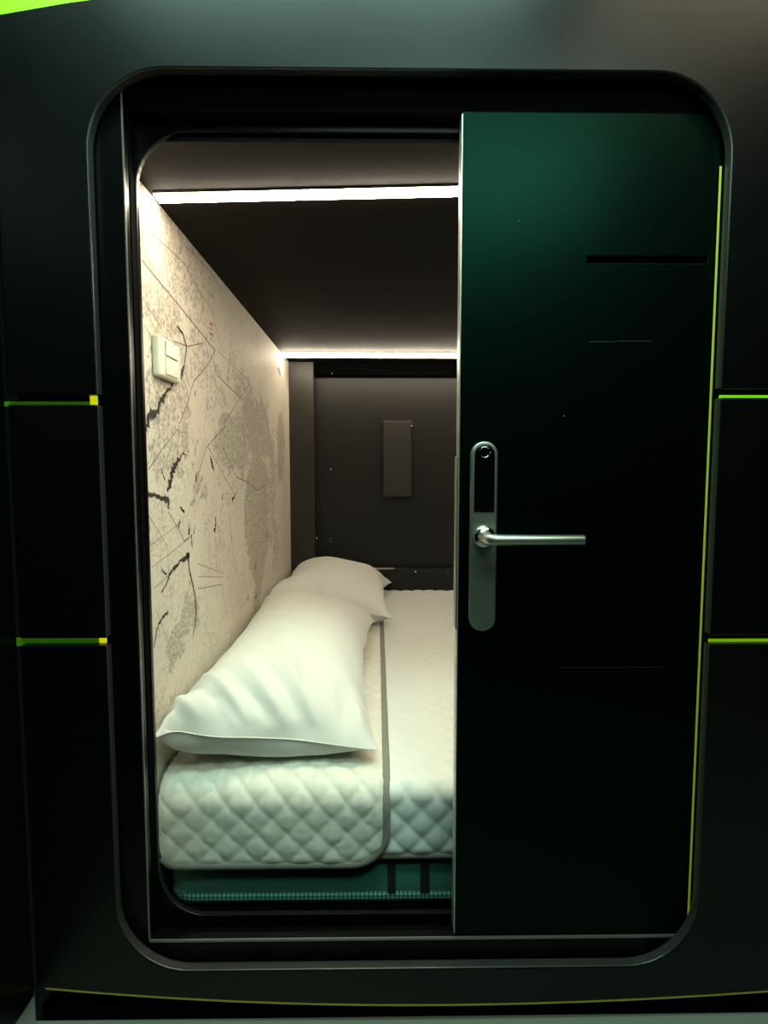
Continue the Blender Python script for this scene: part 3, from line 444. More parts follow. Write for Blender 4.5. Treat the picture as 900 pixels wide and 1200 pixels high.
971,1197,-85,1009,1201,-85,1048,1204,-86,1086,1205,-98,1123,1203,-103,1162,1204,-92,1199,1208,-92,1237,1209,-94,1276,1209,-105,1313,1206,-107,1352,
1206,-97,1389,1211,-99,1427,1211,-100,1466,1211,-107,1511,1209,-118,1554,1207,-102,1596,1213,-109,1641,1211,-115,1685,1210,-94,1725,1216,-94,1770,1215,
-95,1815,1213,-104,1859,1210,-98,1904,1210,-109,1947,1202,-111,1992,1201,-95,2034,1206,-86,2078,1210,-82,2122,1210,-81,2168,1209,-80,2212,1208,-92,
2255,1199,-105,2297,1190,-92,2340,1191,-73,2381,1194,-69,2426,1191,-64,2470,1188,-59,2515,1185,-55,2559,1180,-56,2603,1170,-64,2637,1141,-76,2658,1092,
-40,433,1076,-28,460,1116,-34,499,1119,-40,536,1122,-44,575,1126,-42,612,1133,-43,651,1139,-47,689,1144,-53,727,1147,-62,764,1149,-71,802,1151,-96,830,
1148,-98,869,1150,-99,907,1154,-76,937,1162,-74,975,1165,-73,1014,1167,-75,1052,1168,-84,1090,1169,-83,1128,1170,-86,1166,1171,-102,1201,1173,-91,1239,
1173,-85,1276,1174,-87,1315,1174,-88,1353,1174,-89,1392,1175,-102,1428,1174,-94,1466,1175,-106,1509,1172,-98,1553,1176,-95,1598,1177,-115,1639,1175,
-97,1680,1178,-91,1724,1179,-84,1769,1179,-88,1814,1177,-96,1858,1174,-89,1902,1174,-86,1947,1173,-88,1992,1172,-96,2036,1170,-77,2077,1174,-69,2121,
1176,-69,2166,1174,-69,2211,1172,-94,2248,1163,-83,2291,1162,-71,2335,1161,-63,2379,1159,-70,2423,1154,-61,2468,1151,-69,2511,1150,-49,2551,1145,-39,
2595,1139,-29,2638,1133,-41,2664,1086,-3,435,1071,-9,473,1073,-15,510,1076,-20,548,1079,-26,586,1082,-32,623,1087,-37,661,1092,-43,698,1096,-51,736,
1098,-61,773,1101,-76,808,1103,-77,846,1105,-101,876,1102,-77,904,1111,-74,942,1115,-70,980,1118,-71,1018,1119,-74,1056,1121,-76,1095,1121,-80,1133,
1122,-85,1171,1123,-92,1208,1125,-106,1244,1126,-90,1279,1125,-88,1317,1125,-87,1355,1126,-90,1393,1126,-92,1431,1128,-104,1468,1128,-90,1511,1127,
-103,1554,1128,-92,1598,1128,-98,1642,1129,-105,1687,1130,-119,1729,1139,-104,1771,1135,-86,1811,1128,-84,1856,1126,-83,1901,1125,-81,1946,1124,-79,
1991,1123,-77,2036,1124,-76,2081,1126,-83,2125,1130,-102,2165,1139,-73,2198,1126,-69,2242,1122,-63,2287,1118,-59,2331,1115,-59,2376,1111,-62,2421,1107,
-65,2466,1103,-76,2509,1102,-46,2543,1097,-32,2585,1092,-18,2628,1086,-5,2671,1080,-972,258,1188,-972,302,1186,-967,347,1185,-962,391,1184,-972,435,
1183,-973,480,1182,-972,525,1181,-964,569,1180,-969,613,1180,-961,658,1180,-969,701,1178,-963,746,1176,-971,790,1175,-971,835,1174,-964,879,1173,-972,
923,1175,-971,968,1175,-963,1012,1175,-964,1057,1176,-961,1102,1176,-958,1146,1176,-957,1191,1176,-964,1235,1176,-967,1280,1176,-970,1325,1177,-970,
1369,1177,-969,1414,1177,-960,1458,1176,-962,1503,1177,-960,1548,1177,-957,1593,1177,-961,1638,1178,-964,1683,1178,-966,1728,1178,-959,1772,1177,-967,
1817,1178,-970,1862,1178,-971,1907,1179,-962,1951,1178,-970,1995,1180,-971,2040,1181,-969,2085,1182,-959,2129,1183,-963,2174,1185,-963,2219,1187,-963,
2264,1187,-954,2308,1188,-972,2349,1187,-971,2394,1189,-964,2439,1190,-972,2483,1194,-969,2527,1196,-968,2572,1199,-967,2618,1200,-968,2662,1201,-947,
281,1171,-974,308,1149,-974,352,1149,-970,396,1148,-968,441,1146,-958,484,1148,-967,528,1145,-967,572,1144,-958,616,1144,-955,661,1144,-960,705,1142,
-969,748,1139,-972,793,1138,-972,837,1138,-972,882,1137,-968,926,1138,-962,970,1140,-966,1015,1138,-959,1059,1139,-962,1103,1139,-962,1148,1139,-963,
1192,1139,-960,1237,1140,-968,1281,1140,-965,1325,1140,-968,1370,1140,-965,1414,1140,-969,1459,1140,-961,1503,1140,-960,1548,1140,-964,1593,1141,-965,
1638,1141,-961,1683,1141,-966,1728,1141,-962,1773,1141,-967,1817,1141,-964,1862,1142,-970,1906,1142,-972,1951,1142,-972,1996,1143,-971,2041,1144,-968,
2086,1145,-959,2131,1146,-966,2175,1149,-964,2220,1150,-951,2263,1153,-953,2308,1151,-969,2350,1151,-972,2395,1152,-972,2440,1154,-966,2485,1158,-968,
2530,1160,-964,2574,1162,-972,2619,1164,-944,2636,1194,-963,315,1172,-942,316,1133,-955,356,1117,-958,400,1113,-950,443,1114,-955,487,1111,-956,532,
1110,-958,576,1108,-950,620,1109,-954,664,1107,-950,708,1107,-958,752,1104,-954,796,1106,-956,840,1105,-960,884,1102,-959,929,1102,-953,972,1104,-959,
1016,1102,-959,1061,1102,-958,1105,1103,-954,1150,1103,-961,1194,1102,-961,1238,1103,-957,1282,1104,-960,1326,1104,-957,1370,1105,-960,1415,1104,-957,
1459,1105,-962,1504,1104,-962,1549,1104,-962,1594,1104,-962,1639,1104,-958,1683,1105,-964,1728,1104,-964,1773,1104,-959,1818,1105,-963,1862,1105,-964,
1908,1106,-960,1952,1108,-968,1997,1106,-969,2042,1107,-967,2087,1109,-964,2132,1110,-956,2176,1113,-958,2221,1114,-944,2264,1117,-955,2307,1114,-955,
2352,1117,-955,2397,1119,-956,2442,1121,-962,2487,1121,-962,2532,1123,-958,2576,1126,-939,2607,1153,-926,2604,1196,-928,319,1165,-930,351,1134,-929,
360,1091,-934,404,1084,-938,448,1079,-938,492,1078,-934,535,1080,-938,579,1076,-941,623,1073,-941,667,1072,-942,711,1071,-940,755,1072,-936,799,1074,
-940,843,1071,-939,887,1072,-944,930,1069,-946,975,1068,-946,1019,1068,-947,1063,1067,-948,1107,1067,-949,1151,1067,-948,1195,1068,-948,1239,1068,-943,
1283,1071,-949,1327,1069,-950,1371,1069,-950,1415,1069,-945,1459,1070,-951,1504,1069,-951,1549,1069,-952,1594,1068,-952,1639,1069,-952,1684,1068,-948,
1728,1071,-952,1773,1069,-953,1818,1069,-953,1863,1070,-954,1908,1070,-953,1953,1071,-951,1998,1074,-945,2042,1079,-950,2087,1076,-951,2132,1075,-950,
2177,1077,-948,2222,1078,-945,2267,1080,-933,2310,1085,-944,2354,1082,-944,2399,1084,-944,2444,1086,-943,2489,1089,-941,2533,1094,-927,2574,1107,-911,
2584,1148,-917,2569,1190,-891,323,1158,-896,345,1120,-898,381,1095,-905,409,1062,-909,452,1056,-910,496,1054,-911,540,1051,-910,584,1053,-914,627,1048,
-915,671,1046,-917,715,1044,-914,759,1046,-918,802,1042,-916,846,1044,-920,889,1040,-920,933,1041,-922,977,1039,-924,1021,1039,-925,1065,1038,-925,
1109,1038,-924,1153,1040,-926,1197,1039,-926,1241,1039,-930,1284,1036,-926,1328,1040,-932,1371,1037,-935,1415,1035,-934,1459,1035,-929,1504,1039,-930,
1549,1039,-928,1594,1041,-928,1639,1040,-928,1684,1040,-931,1729,1038,-930,1774,1040,-928,1819,1042,-928,1864,1042,-930,1909,1041,-931,1954,1042,-929,
1999,1044,-923,2043,1050,-929,2087,1046,-927,2132,1047,-926,2177,1049,-922,2222,1052,-924,2267,1050,-924,2312,1050,-916,2355,1058,-920,2400,1056,-917,
2445,1061,-919,2490,1061,-919,2535,1064,-902,2547,1104,-884,2561,1143,-886,2586,1180,-855,329,1150,-860,351,1113,-864,380,1080,-869,417,1058,-875,458,
1043,-878,501,1036,-880,544,1032,-882,588,1029,-883,631,1027,-884,675,1026,-885,719,1025,-890,762,1018,-892,805,1016,-893,849,1015,-895,892,1014,-896,
936,1014,-897,980,1013,-898,1024,1013,-899,1067,1012,-899,1111,1012,-900,1155,1011,-901,1198,1011,-902,1242,1011,-903,1286,1011,-903,1329,1011,-903,
1373,1014,-901,1416,1021,-905,1459,1012,-906,1504,1011,-905,1549,1011,-905,1594,1012,-905,1639,1012,-905,1684,1012,-905,1729,1012,-905,1774,1012,-905,
1819,1013,-904,1864,1014,-904,1909,1016,-903,1954,1017,-898,1998,1025,-899,2043,1022,-894,2087,1033,-895,2132,1030,-895,2177,1029,-895,2222,1027,-891,
2266,1033,-892,2311,1030,-892,2356,1030,-890,2401,1034,-889,2446,1038,-886,2490,1045,-883,2534,1055,-878,2567,1085,-871,2590,1124,-865,2611,1163,-820,
342,1147,-824,359,1107,-828,389,1076,-833,429,1059,-839,464,1035,-842,507,1026,-845,550,1020,-847,593,1018,-849,636,1013,-852,679,1009,-854,723,1006,
-855,766,1006,-856,810,1006,-857,853,1006,-859,896,1006,-859,940,1011,-861,983,1007,-861,1026,1006,-862,1070,1006,-863,1113,1006,-864,1157,1007,-865,
1200,1010,-866,1244,1007,-866,1287,1011,-867,1330,1007,-866,1373,1012,-868,1416,1005,-868,1459,1012,-869,1504,1005,-869,1549,1008,-869,1594,1006,-869,
1639,1005,-869,1684,1006,-869,1729,1006,-869,1774,1007,-869,1819,1008,-867,1864,1015,-867,1909,1016,-868,1953,1008,-867,1998,1005,-865,2043,1007,-861,
2087,1017,-859,2131,1022,-859,2176,1023,-859,2222,1022,-860,2266,1015,-858,2311,1016,-857,2356,1018,-856,2401,1022,-854,2446,1028,-850,2489,1040,-846,
2532,1051,-841,2567,1080,-835,2588,1118,-829,2615,1155,-787,359,1145,-788,369,1103,-792,397,1071,-799,431,1045,-803,471,1027,-806,513,1020,-810,555,
1011,-812,598,1007,-813,641,1011,-815,685,1010,-817,728,1005,-819,771,1010,-820,814,1010,-821,857,1011,-822,900,1005,-823,943,1003,-824,986,1008,-825,
1029,1011,-826,1072,1012,-827,1116,1010,-827,1159,1011,-828,1202,1005,-829,1245,1010,-830,1288,1004,-830,1331,1003,-831,1374,1003,-831,1417,1004,-832,
1460,1006,-834,1505,1014,-832,1549,1005,-833,1594,1012,-833,1639,1011,-833,1684,1010,-833,1729,1009,-832,1774,1009,-832,1819,1009,-832,1864,1005,-832,
1909,1005,-831,1954,1008,-831,1998,1016,-829,2042,1006,-827,2087,1004,-826,2132,1006,-825,2177,1008,-825,2222,1008,-823,2266,1016,-822,2310,1010,-821,
2355,1010,-820,2400,1013,-818,2445,1019,-815,2489,1030,-810,2528,1051,-805,2567,1073,-800,2595,1108,-793,2616,1147,-750,359,1139,-755,385,1105,-759,
414,1074,-763,438,1038,-767,478,1021,-771,519,1009,-773,562,1011,-775,604,1006,-777,647,1004,-779,690,1003,-781,732,1011,-782,775,1005,-783,818,1006,
-784,861,1010,-786,904,1010,-786,946,1003,-788,989,1005,-789,1032,1002,-790,1075,1005,-791,1118,1003,-791,1161,1003,-792,1203,1011,-793,1246,1005,-794,
1289,1010,-795,1332,1012,-795,1375,1013,-795,1418,1014,-796,1461,1013,-797,1505,1007,-797,1550,1015,-797,1594,1004,-797,1639,1003,-797,1684,1003,-796,
1729,1003,-796,1774,1004,-796,1819,1004,-795,1864,1003,-795,1909,1003,-795,1952,1014,-795,1998,1012,-794,2042,1018,-791,2086,1008,-790,2131,1005,-789,
2176,1004,-789,2221,1003,-788,2266,1004,-786,2310,1013,-785,2355,1016,-784,2400,1008,-782,2444,1013,-778,2487,1026,-775,2529,1041,-769,2561,1072,-764,
2595,1102,-757,2616,1141,-714,367,1133,-719,396,1102,-723,420,1067,-727,445,1033,-731,487,1024,-735,525,1005,-737,568,1005,-739,610,1010,-741,653,1009,
-742,696,1004,-744,738,1013,-746,780,1009,-747,822,1003,-748,865,1004,-749,908,1006,-750,951,1008,-753,993,1017,-754,1035,1012,-754,1078,1012,-754,
1121,1010,-755,1163,1004,-755,1205,1010,-756,1248,1011,-758,1290,1003,-759,1333,1004,-759,1376,1003,-760,1418,1003,-761,1461,1003,-761,1506,1004,-761,
1551,1007,-762,1595,1015,-760,1639,1004,-761,1683,1012,-761,1728,1014,-761,1773,1015,-761,1819,1016,-761,1864,1017,-759,1907,1007,-759,1952,1006,-759,
1997,1002,-758,2042,1008,-755,2086,1018,-755,2131,1017,-754,2176,1016,-753,2221,1012,-751,2266,1008,-750,2310,1005,-749,2354,1016,-747,2398,1006,-745,
2443,1009,-742,2487,1018,-738,2526,1040,-734,2565,1063,-728,2595,1095,-721,2612,1136,-679,375,1127,-684,395,1090,-688,418,1055,-691,455,1034,-697,490,
1010,-699,532,1003,-701,574,1008,-703,616,1004,-705,659,1003,-706,701,1004,-708,742,1014,-710,784,1005,-711,826,1010,-712,869,1012,-714,911,1015,-715,
954,1017,-716,996,1018,-717,1039,1017,-718,1080,1008,-718,1123,1006,-718,1165,1003,-719,1208,1003,-721,1250,1003,-722,1292,1013,-723,1334,1013,-724,
1377,1014,-724,1419,1008,-726,1460,1017,-726,1505,1016,-725,1550,1016,-725,1595,1016,-725,1640,1014,-725,1684,1003,-726,1729,1003,-726,1774,1004,-726,
1819,1005,-725,1863,1014,-724,1908,1018,-724,1953,1017,-723,1996,1005,-722,2041,1011,-721,2085,1005,-720,2130,1004,-719,2175,1006,-716,2220,1013,-715,
2264,1006,-713,2309,1004,-712,2353,1016,-710,2397,1006,-709,2441,1006,-706,2484,1020,-703,2528,1029,-698,2557,1063,-691,2593,1090,-685,2608,1132,-645,
391,1124,-648,402,1084,-653,430,1052,-658,455,1018,-660,496,1007,-662,538,1003,-664,580,1005,-667,622,1010,-668,664,1004,-669,707,1005,-671,748,1015,
-673,789,1003,-675,831,1003,-677,873,1003,-679,916,1003,-680,958,1005,-681,1000,1006,-680,1041,1016,-682,1083,1017,-683,1125,1018,-684,1168,1019,-685,
1210,1017,-685,1252,1014,-686,1295,1012,-688,1336,1003,-689,1378,1004,-688,1419,1016,-691,1460,1008,-692,1505,1003,-691,1550,1004,-690,1595,1004,-690,
1640,1005,-689,1685,1005,-690,1729,1013,-690,1774,1013,-690,1818,1003,-689,1863,1007,-689,1908,1006,-687,1952,1016,-686,1995,1005,-685,2040,1011,-685,
2085,1011,-683,2129,1003,-682,2174,1008,-680,2219,1006,-678,2264,1010,-677,2308,1004,-675,2351,1016,-674,2396,1010,-672,2440,1003,-669,2483,1018,-667,
2527,1024,-664,2564,1050,-655,2590,1085,-648,2604,1128,-610,388,1114,-613,416,1082,-618,439,1047,-622,461,1011,-624,502,1006,-626,544,1009,-628,586,
1010,-630,628,1006,-632,670,1014,-633,712,1012,-636,753,1003,-638,794,1013,-640,836,1012,-641,878,1012,-642,920,1003,-644,961,1011,-645,1003,1003,-646,
1044,1003,-648,1086,1003,-649,1128,1006,-649,1170,1007,-649,1212,1015,-650,1253,1005,-650,1295,1004,-651,1337,1005,-652,1379,1005,-653,1421,1006,-655,
1462,1017,-655,1505,1003,-655,1549,1011,-654,1594,1011,-654,1639,1013,-653,1684,1013,-654,1728,1005,-654,1774,1007,-654,1819,1012,-652,1863,1003,-652,
1908,1006,-652,1953,1006,-651,1997,1015,-649,2041,1003,-648,2084,1014,-648,2129,1013,-645,2173,1003,-644,2218,1011,-641,2262,1004,-640,2307,1003,-638,
2351,1013,-638,2396,1018,-635,2438,1003,-633,2482,1011,-630,2526,1022,-628,2566,1043,-620,2579,1085,-612,2603,1122,-574,394,1106,-579,412,1069,-583,
435,1034,-585,468,1007,-588,509,1011,-590,551,1010,-592,592,1005,-594,634,1013,-597,675,1004,-598,716,1004,-600,758,1010,-602,799,1003,-604,841,1004,
-605,882,1012,-606,924,1005,-608,966,1005,-610,1006,1014,-612,1048,1015,-612,1089,1006,-612,1131,1005,-613,1172,1004,-614,1215,1003,-614,1255,1015,
-615,1297,1015,-616,1338,1016,-617,1380,1017,-618,1422,1018,-619,1464,1021,-619,1505,1003,-618,1549,1011,-618,1594,1006,-618,1639,1003,-618,1684,1003,
-618,1729,1003,-618,1773,1012,-618,1818,1006,-618,1862,1015,-616,1907,1014,-616,1952,1014,-615,1997,1005,-614,2041,1015,-612,2084,1004,-612,2130,1004,
-610,2174,1013,-608,2218,1004,-606,2262,1013,-604,2307,1012,-602,2351,1005,-601,2394,1020,-599,2436,1004,-596,2481,1008,-594,2521,1027,-592,2565,1036,
-584,2575,1080,-577,2592,1121,-538,402,1098,-543,413,1058,-547,438,1025,-549,475,1006,-551,516,1011,-554,557,1003,-556,598,1013,-558,639,1006,-560,681,
1004,-562,721,1014,-564,762,1005,-566,804,1008,-567,845,1003,-569,887,1005,-570,928,1013,-572,970,1011,-575,1011,1004,-577,1052,1005,-577,1092,1018,
-578,1133,1017,-578,1175,1015,-579,1217,1014,-580,1257,1003,-580,1298,1003,-581,1340,1003,-582,1382,1005,-582,1423,1009,-582,1464,1021,-582,1505,1005,
-582,1550,1003,-582,1594,1013,-582,1639,1006,-582,1683,1012,-582,1728,1013,-582,1772,1003,-581,1817,1012,-582,1861,1006,-581,1906,1003,-580,1951,1004,
-579,1996,1003,-577,2040,1016,-577,2085,1015,-576,2128,1003,-573,2171,1014,-571,2216,1005,-570,2261,1003,-568,2305,1011,-565,2350,1008,-564,2393,1022,
-562,2435,1004,-560,2479,1008,-557,2519,1027,-556,2564,1030,-551,2587,1069,-546,2608,1108,-506,421,1094,-507,420,1053,-510,442,1018,-512,482,1006,-515,
524,1011,-517,564,1004,-520,605,1014,-522,645,1007,-524,687,1004,-526,727,1013,-528,768,1012,-529,809,1005,-532,850,1013,-534,892,1013,-535,932,1004,
-536,974,1003,-539,1014,1009,-540,1055,1004,-541,1095,1016,-542,1135,1006,-543,1177,1003,-543,1218,1004,-543,1260,1004,-545,1300,1013,-545,1341,1011,
-545,1382,1003,-546,1421,1016,-545,1463,1018,-545,1506,1006,-546,1551,1008,-546,1596,1005,-546,1640,1015,-546,1684,1004,-545,1728,1013,-546,1773,1013,
-546,1817,1004,-546,1861,1013,-545,1905,1007,-544,1950,1013,-542,1995,1011,-542,2040,1005,-540,2084,1016,-539,2127,1003,-538,2172,1006,-536,2215,1016,
-533,2259,1003,-531,2304,1004,-529,2347,1014,-528,2391,1023,-525,2432,1005,-523,2478,1007,-521,2518,1026,-519,2563,1028,-516,2593,1061,-511,2614,1101,
-471,432,1088,-471,427,1047,-474,449,1013,-476,490,1006,-478,531,1010,-481,571,1004,-483,611,1015,-486,652,1013,-487,693,1003,-491,734,1003,-492,774,
1007,-494,815,1014,-496,855,1005,-497,896,1013,-498,937,1005,-500,978,1005,-502,1018,1013,-504,1058,1003,-504,1098,1015,-507,1139,1014,-507,1179,1003,
-507,1219,1012,-507,1260,1013,-509,1301,1004,-509,1342,1004,-509,1383,1003,-509,1422,1015,-510,1463,1007,-510,1507,1015,-509,1551,1005,-510,1596,1003,
-509,1640,1014,-511,1685,1014,-510,1729,1003,-510,1774,1007,-510,1818,1012,-510,1862,1005,-509,1906,1017,-508,1949,1004,-506,1994,1003,-505,2039,1003,
-504,2082,1016,-502,2126,1004,-501,2171,1004,-499,2214,1017,-496,2258,1006,-495,2302,1003,-494,2347,1005,-491,2389,1023,-488,2431,1007,-486,2476,1005,
-484,2517,1024,-482,2562,1025,-479,2594,1056,-475,2620,1094,-436,421,1082,-437,441,1046,-438,456,1008,-440,497,1011,-442,537,1003,-445,577,1012,-448,
618,1006,-450,659,1007,-452,699,1011,-454,739,1004,-456,779,1014,-458,820,1008,-459,860,1003,-461,901,1006,-463,941,1014,-464,982,1012,-467,1022,1004,
-469,1062,1014,-469,1102,1003,-470,1141,1015,-470,1181,1005,-470,1221,1011,-471,1261,1004,-473,1302,1005,-474,1342,1015,-472,1382,1007,-472,1423,1013,
-474,1463,1003,-474,1508,1005,-473,1552,1014,-473,1596,1004,-474,1641,1005,-474,1685,1015,-474,1729,1004,-474,1773,1013,-474,1817,1006,-473,1862,1004,
-472,1905,1017,-471,1948,1004,-470,1993,1010,-468,2037,1003,-467,2081,1015,-465,2125,1004,-464,2170,1003,-462,2212,1017,-460,2257,1010,-460,2302,1015,
-457,2345,1004,-454,2386,1022,-452,2430,1009,-450,2474,1005,-447,2516,1020,-446,2561,1022,-442,2594,1053,-439,2621,1089,-400,422,1075,-400,441,1039,
-402,464,1006,-404,504,1010,-406,544,1003,-409,584,1012,-411,624,1004,-413,665,1007,-416,705,1012,-418,745,1003,-421,786,1006,-422,826,1015,-423,865,
1004,-425,905,1012,-427,945,1004,-428,986,1003,-431,1025,1012,-432,1066,1016,-432,1104,1003,-435,1145,1004,-435,1184,1016,-434,1223,1005,-435,1264,
1011,-436,1304,1012,-438,1345,1008,-437,1384,1020,-436,1422,1006,-438,1463,1011,-437,1508,1003,-438,1552,1004,-437,1597,1011,-437,1642,1005,-437,1685,
1015,-437,1729,1004,-437,1772,1014,-437,1817,1006,-436,1861,1004,-435,1905,1017,-435,1948,1006,-434,1993,1003,-434,2036,1017,-431,2079,1004,-429,2124,
1012,-429,2169,1012,-428,2213,1003,-424,2256,1016,-424,2301,1009,-422,2345,1016,-421,2389,1006,-417,2431,1021,-413,2472,1003,-412,2516,1010,-409,2560,
1020,-406,2592,1051,-402,2621,1085,-363,429,1071,-365,452,1038,-365,471,1003,-367,511,1009,-370,552,1004,-372,591,1012,-375,631,1003,-377,671,1009,
-380,712,1005,-382,751,1013,-384,791,1004,-385,830,1015,-386,870,1006,-389,910,1003,-391,950,1004,-394,989,1015,-395,1029,1005,-397,1069,1006,-398,
1109,1016,-399,1147,1003,-400,1187,1004,-400,1226,1016,-399,1265,1008,-400,1306,1006,-402,1346,1003,-402,1386,1011,-401,1426,1018,-402,1463,1003,-402,
1507,1013,-401,1551,1006,-401,1596,1003,-400,1641,1007,-400,1685,1017,-400,1729,1005,-400,1772,1016,-400,1816,1006,-400,1861,1008,-400,1906,1008,-400,
1951,1016,-398,1993,1003,-399,2038,1006,-398,2081,1018,-394,2124,1003,-393,2169,1003,-392,2213,1012,-390,2257,1003,-389,2299,1019,-388,2341,1004,-385,
2386,1003,-380,2428,1019,-377,2472,1009,-376,2516,1004,-373,2557,1023,-371,2599,1041,-366,2619,1081,-327,437,1068,-329,447,1029,-329,478,1004,-331,519,
1004,-334,558,1013,-336,598,1006,-339,638,1007,-341,678,1004,-343,718,1007,-346,758,1014,-348,796,1004,-349,836,1008,-351,876,1015,-352,915,1003,-356,
953,1015,-358,992,1005,-359,1032,1003,-361,1071,1013,-362,1111,1007,-364,1150,1015,-364,1190,1012,-365,1230,1006,-364,1268,1020,-366,1309,1018,-365,
1346,1004,-365,1384,1017,-365,1424,1010,-365,1464,1003,-366,1509,1005,-366,1552,1017,-364,1596,1005,-364,1640,1014,-366,1684,1005,-363,1729,1005,-364,
1774,1009,-364,1818,1015,-363,1861,1003,-364,1904,1016,-364,1949,1008,-362,1993,1012,-362,2038,1004,-361,2079,1021,-357,2123,1010,-356,2168,1005,-355,
2212,1015,-353,2255,1005,-352,2298,1019,-351,2340,1004,-349,2384,1012,-346,2429,1005,-341,2471,1018,-339,2515,1008,-338,2560,1012,-335,2598,1036,-329,
2616,1077,-295,456,1066,-292,452,1026,-292,486,1004,-295,525,1009,-298,565,1015,-300,605,1011,-302,644,1004,-304,684,1005,-307,724,1014,-311,762,1003,
-311,802,1003,-313,841,1014,-316,879,1004,-318,918,1016,-321,956,1003,-322,995,1010,-323,1035,1011,-326,1074,1003,-327,1112,1016,-328,1152,1009,-329,
1191,1003,-328,1230,1012,-330,1270,1006,-331,1310,1007,-329,1350,1012,-331,1389,1005,-330,1426,1020,-329,1465,1010,-330,1509,1003,-329,1551,1018,-327,
1595,1007,-328,1640,1006,-329,1685,1003,-329,1727,1017,-329,1772,1022,-328,1815,1009,-328,1860,1013,-327,1905,1018,-328,1947,1004,-326,1992,1004,-325,
2037,1004,-327,2082,1006,-323,2124,1024,-319,2166,1009,-319,2211,1018,-316,2254,1006,-315,2297,1019,-314,2339,1003,-312,2382,1014,-309,2426,1004,-306,
2471,1007,-303,2515,1017,-301,2559,1009,-298,2598,1032,-293,2610,1075,-260,446,1060,-256,457,1021,-256,494,1008,-259,534,1004,-261,572,1014,-264,611,
1005,-266,651,1009,-269,690,1013,-271,730,1013,-275,769,1004,-277,806,1017,-278,844,1003,-281,881,1015,-283,920,1006,-285,959,1013,-285,999,1006,-287,
1038,1003,-289,1078,1003,-291,1118,1007,-292,1156,1019,-292,1192,1004,-292,1232,1004,-294,1272,1003,-294,1311,1012,-293,1350,1004,-294,1390,1003,-296,
1430,1007,-294,1467,1021,-293,1508,1003,-294,1553,1009,-293,1596,1020,-293,1641,1016,-292,1684,1003,-294,1729,1004,-296,1774,1006,-294,1817,1021,-291,
1860,1008,-294,1904,1003,-291,1949,1005,-293,1991,1020,-291,2036,1020,-291,2079,1005,-286,2120,1022,-285,2165,1021,-285,2208,1006,-279,2252,1009,-278,
2296,1020,-277,2338,1003,-275,2381,1017,-272,2424,1004,-269,2469,1008,-267,2513,1016,-264,2557,1008,-262,2598,1027,-259,2620,1067,-223,445,1056,-219,
464,1021,-221,503,1015,-223,541,1004,-225,580,1013,-228,618,1003,-230,658,1003,-233,697,1005,-236,737,1003,-238,776,1003,-240,812,1019,-242,850,1005,
-245,887,1017,-246,926,1009,-250,965,1005,-250,1003,1015,-251,1042,1013,-253,1082,1011,-255,1121,1006,-256,1158,1020,-255,1195,1007,-256,1235,1011,
-257,1274,1003,-258,1313,1004,-258,1352,1013,-258,1391,1010,-259,1430,1004,-257,1466,1020,-258,1511,1013,-258,1554,1002,-258,1599,1007,-256,1642,1020,
-256,1686,1009,-259,1730,1014,-260,1774,1003,-259,1819,1009,-258,1862,1022,-257,1904,1005,-256,1946,1018,-257,1990,1027,-257,2031,1008,-254,2076,1003,
-253,2121,1007,-248,2164,1018,-248,2207,1005,-246,2248,1024,-245,2290,1006,-242,2334,1012,-239,2379,1018,-236,2421,1004,-233,2466,1011,-230,2511,1015,
-228,2555,1007,-225,2596,1025,-223,2626,1059,-186,448,1053,-183,472,1023,-185,511,1017,-186,549,1005,-189,588,1012,-191,626,1004,-195,665,1010,-197,
704,1006,-201,743,1013,-202,782,1005,-206,821,1006,-209,858,1019,-210,896,1009,-212,933,1022,-213,968,1003,-215,1007,1004,-216,1046,1003,-217,1086,
1003,-218,1125,1003,-220,1163,1012,-222,1201,1021,-220,1238,1006,-223,1275,1017,-221,1313,1005,-222,1352,1004,-222,1392,1003,-222,1431,1004,-223,1470,
1008,-222,1513,1024,-221,1554,1007,-222,1599,1012,-222,1644,1006,-221,1687,1020,-223,1729,1005,-223,1774,1003,-222,1819,1004,-221,1861,1020,-220,1904,
1007,-221,1949,1007,-223,1994,1012,-231,2033,1034,-221,2073,1018,-216,2117,1006,-214,2162,1005,-211,2206,1003,-209,2247,1023,-208,2288,1004,-206,2333,
1004,-202,2376,1018,-200,2420,1010,-197,2464,1004,-193,2508,1012,-191,2553,1007,-189,2591,1030,-187,2630,1054,-149,450,1051,-148,484,1031,-148,517,
1011,-150,556,1006,-152,595,1010,-155,634,1004,-158,672,1009,-161,711,1014,-165,750,1017,-168,789,1017,-170,827,1006,-172,863,1021,-175,902,1022,-177,
940,1012,-180,979,1013,-192,1011,1032,-189,1050,1028,-186,1088,1021,-183,1126,1013,-186,1163,1025,-185,1202,1023,-184,1240,1011,-187,1277,1024,-190,
1316,1023,-186,1354,1011,-186,1393,1011,-190,1430,1021,-186,1468,1011,-186,1513,1014,-190,1556,1026,-185,1599,1012,-185,1644,1010,-186,1689,1010,-188,
1734,1012,-197,1775,1029,-187,1815,1011,-185,1860,1011,-184,1905,1011,-186,1950,1017,-189,1994,1026,-197,2032,1048,-191,2076,1039,-184,2118,1023,-190,
2161,1033,-177,2199,1012,-174,2244,1010,-172,2289,1009,-175,2331,1024,-166,2373,1010,-164,2417,1003,-161,2462,1009,-157,2506,1005,-154,2551,1008,-153,
2594,1024,-151,2632,1048,-112,455,1049,-112,487,1026,-114,526,1021,-114,564,1012,-116,603,1010,-120,641,1014,-122,680,1009,-126,719,1008,-129,758,1011,
-132,797,1013,-140,832,1026,-136,869,1015,-140,908,1016,-142,947,1019,-148,984,1030,-160,1017,1048,-152,1049,1028,-149,1088,1024,-152,1126,1032,-149,
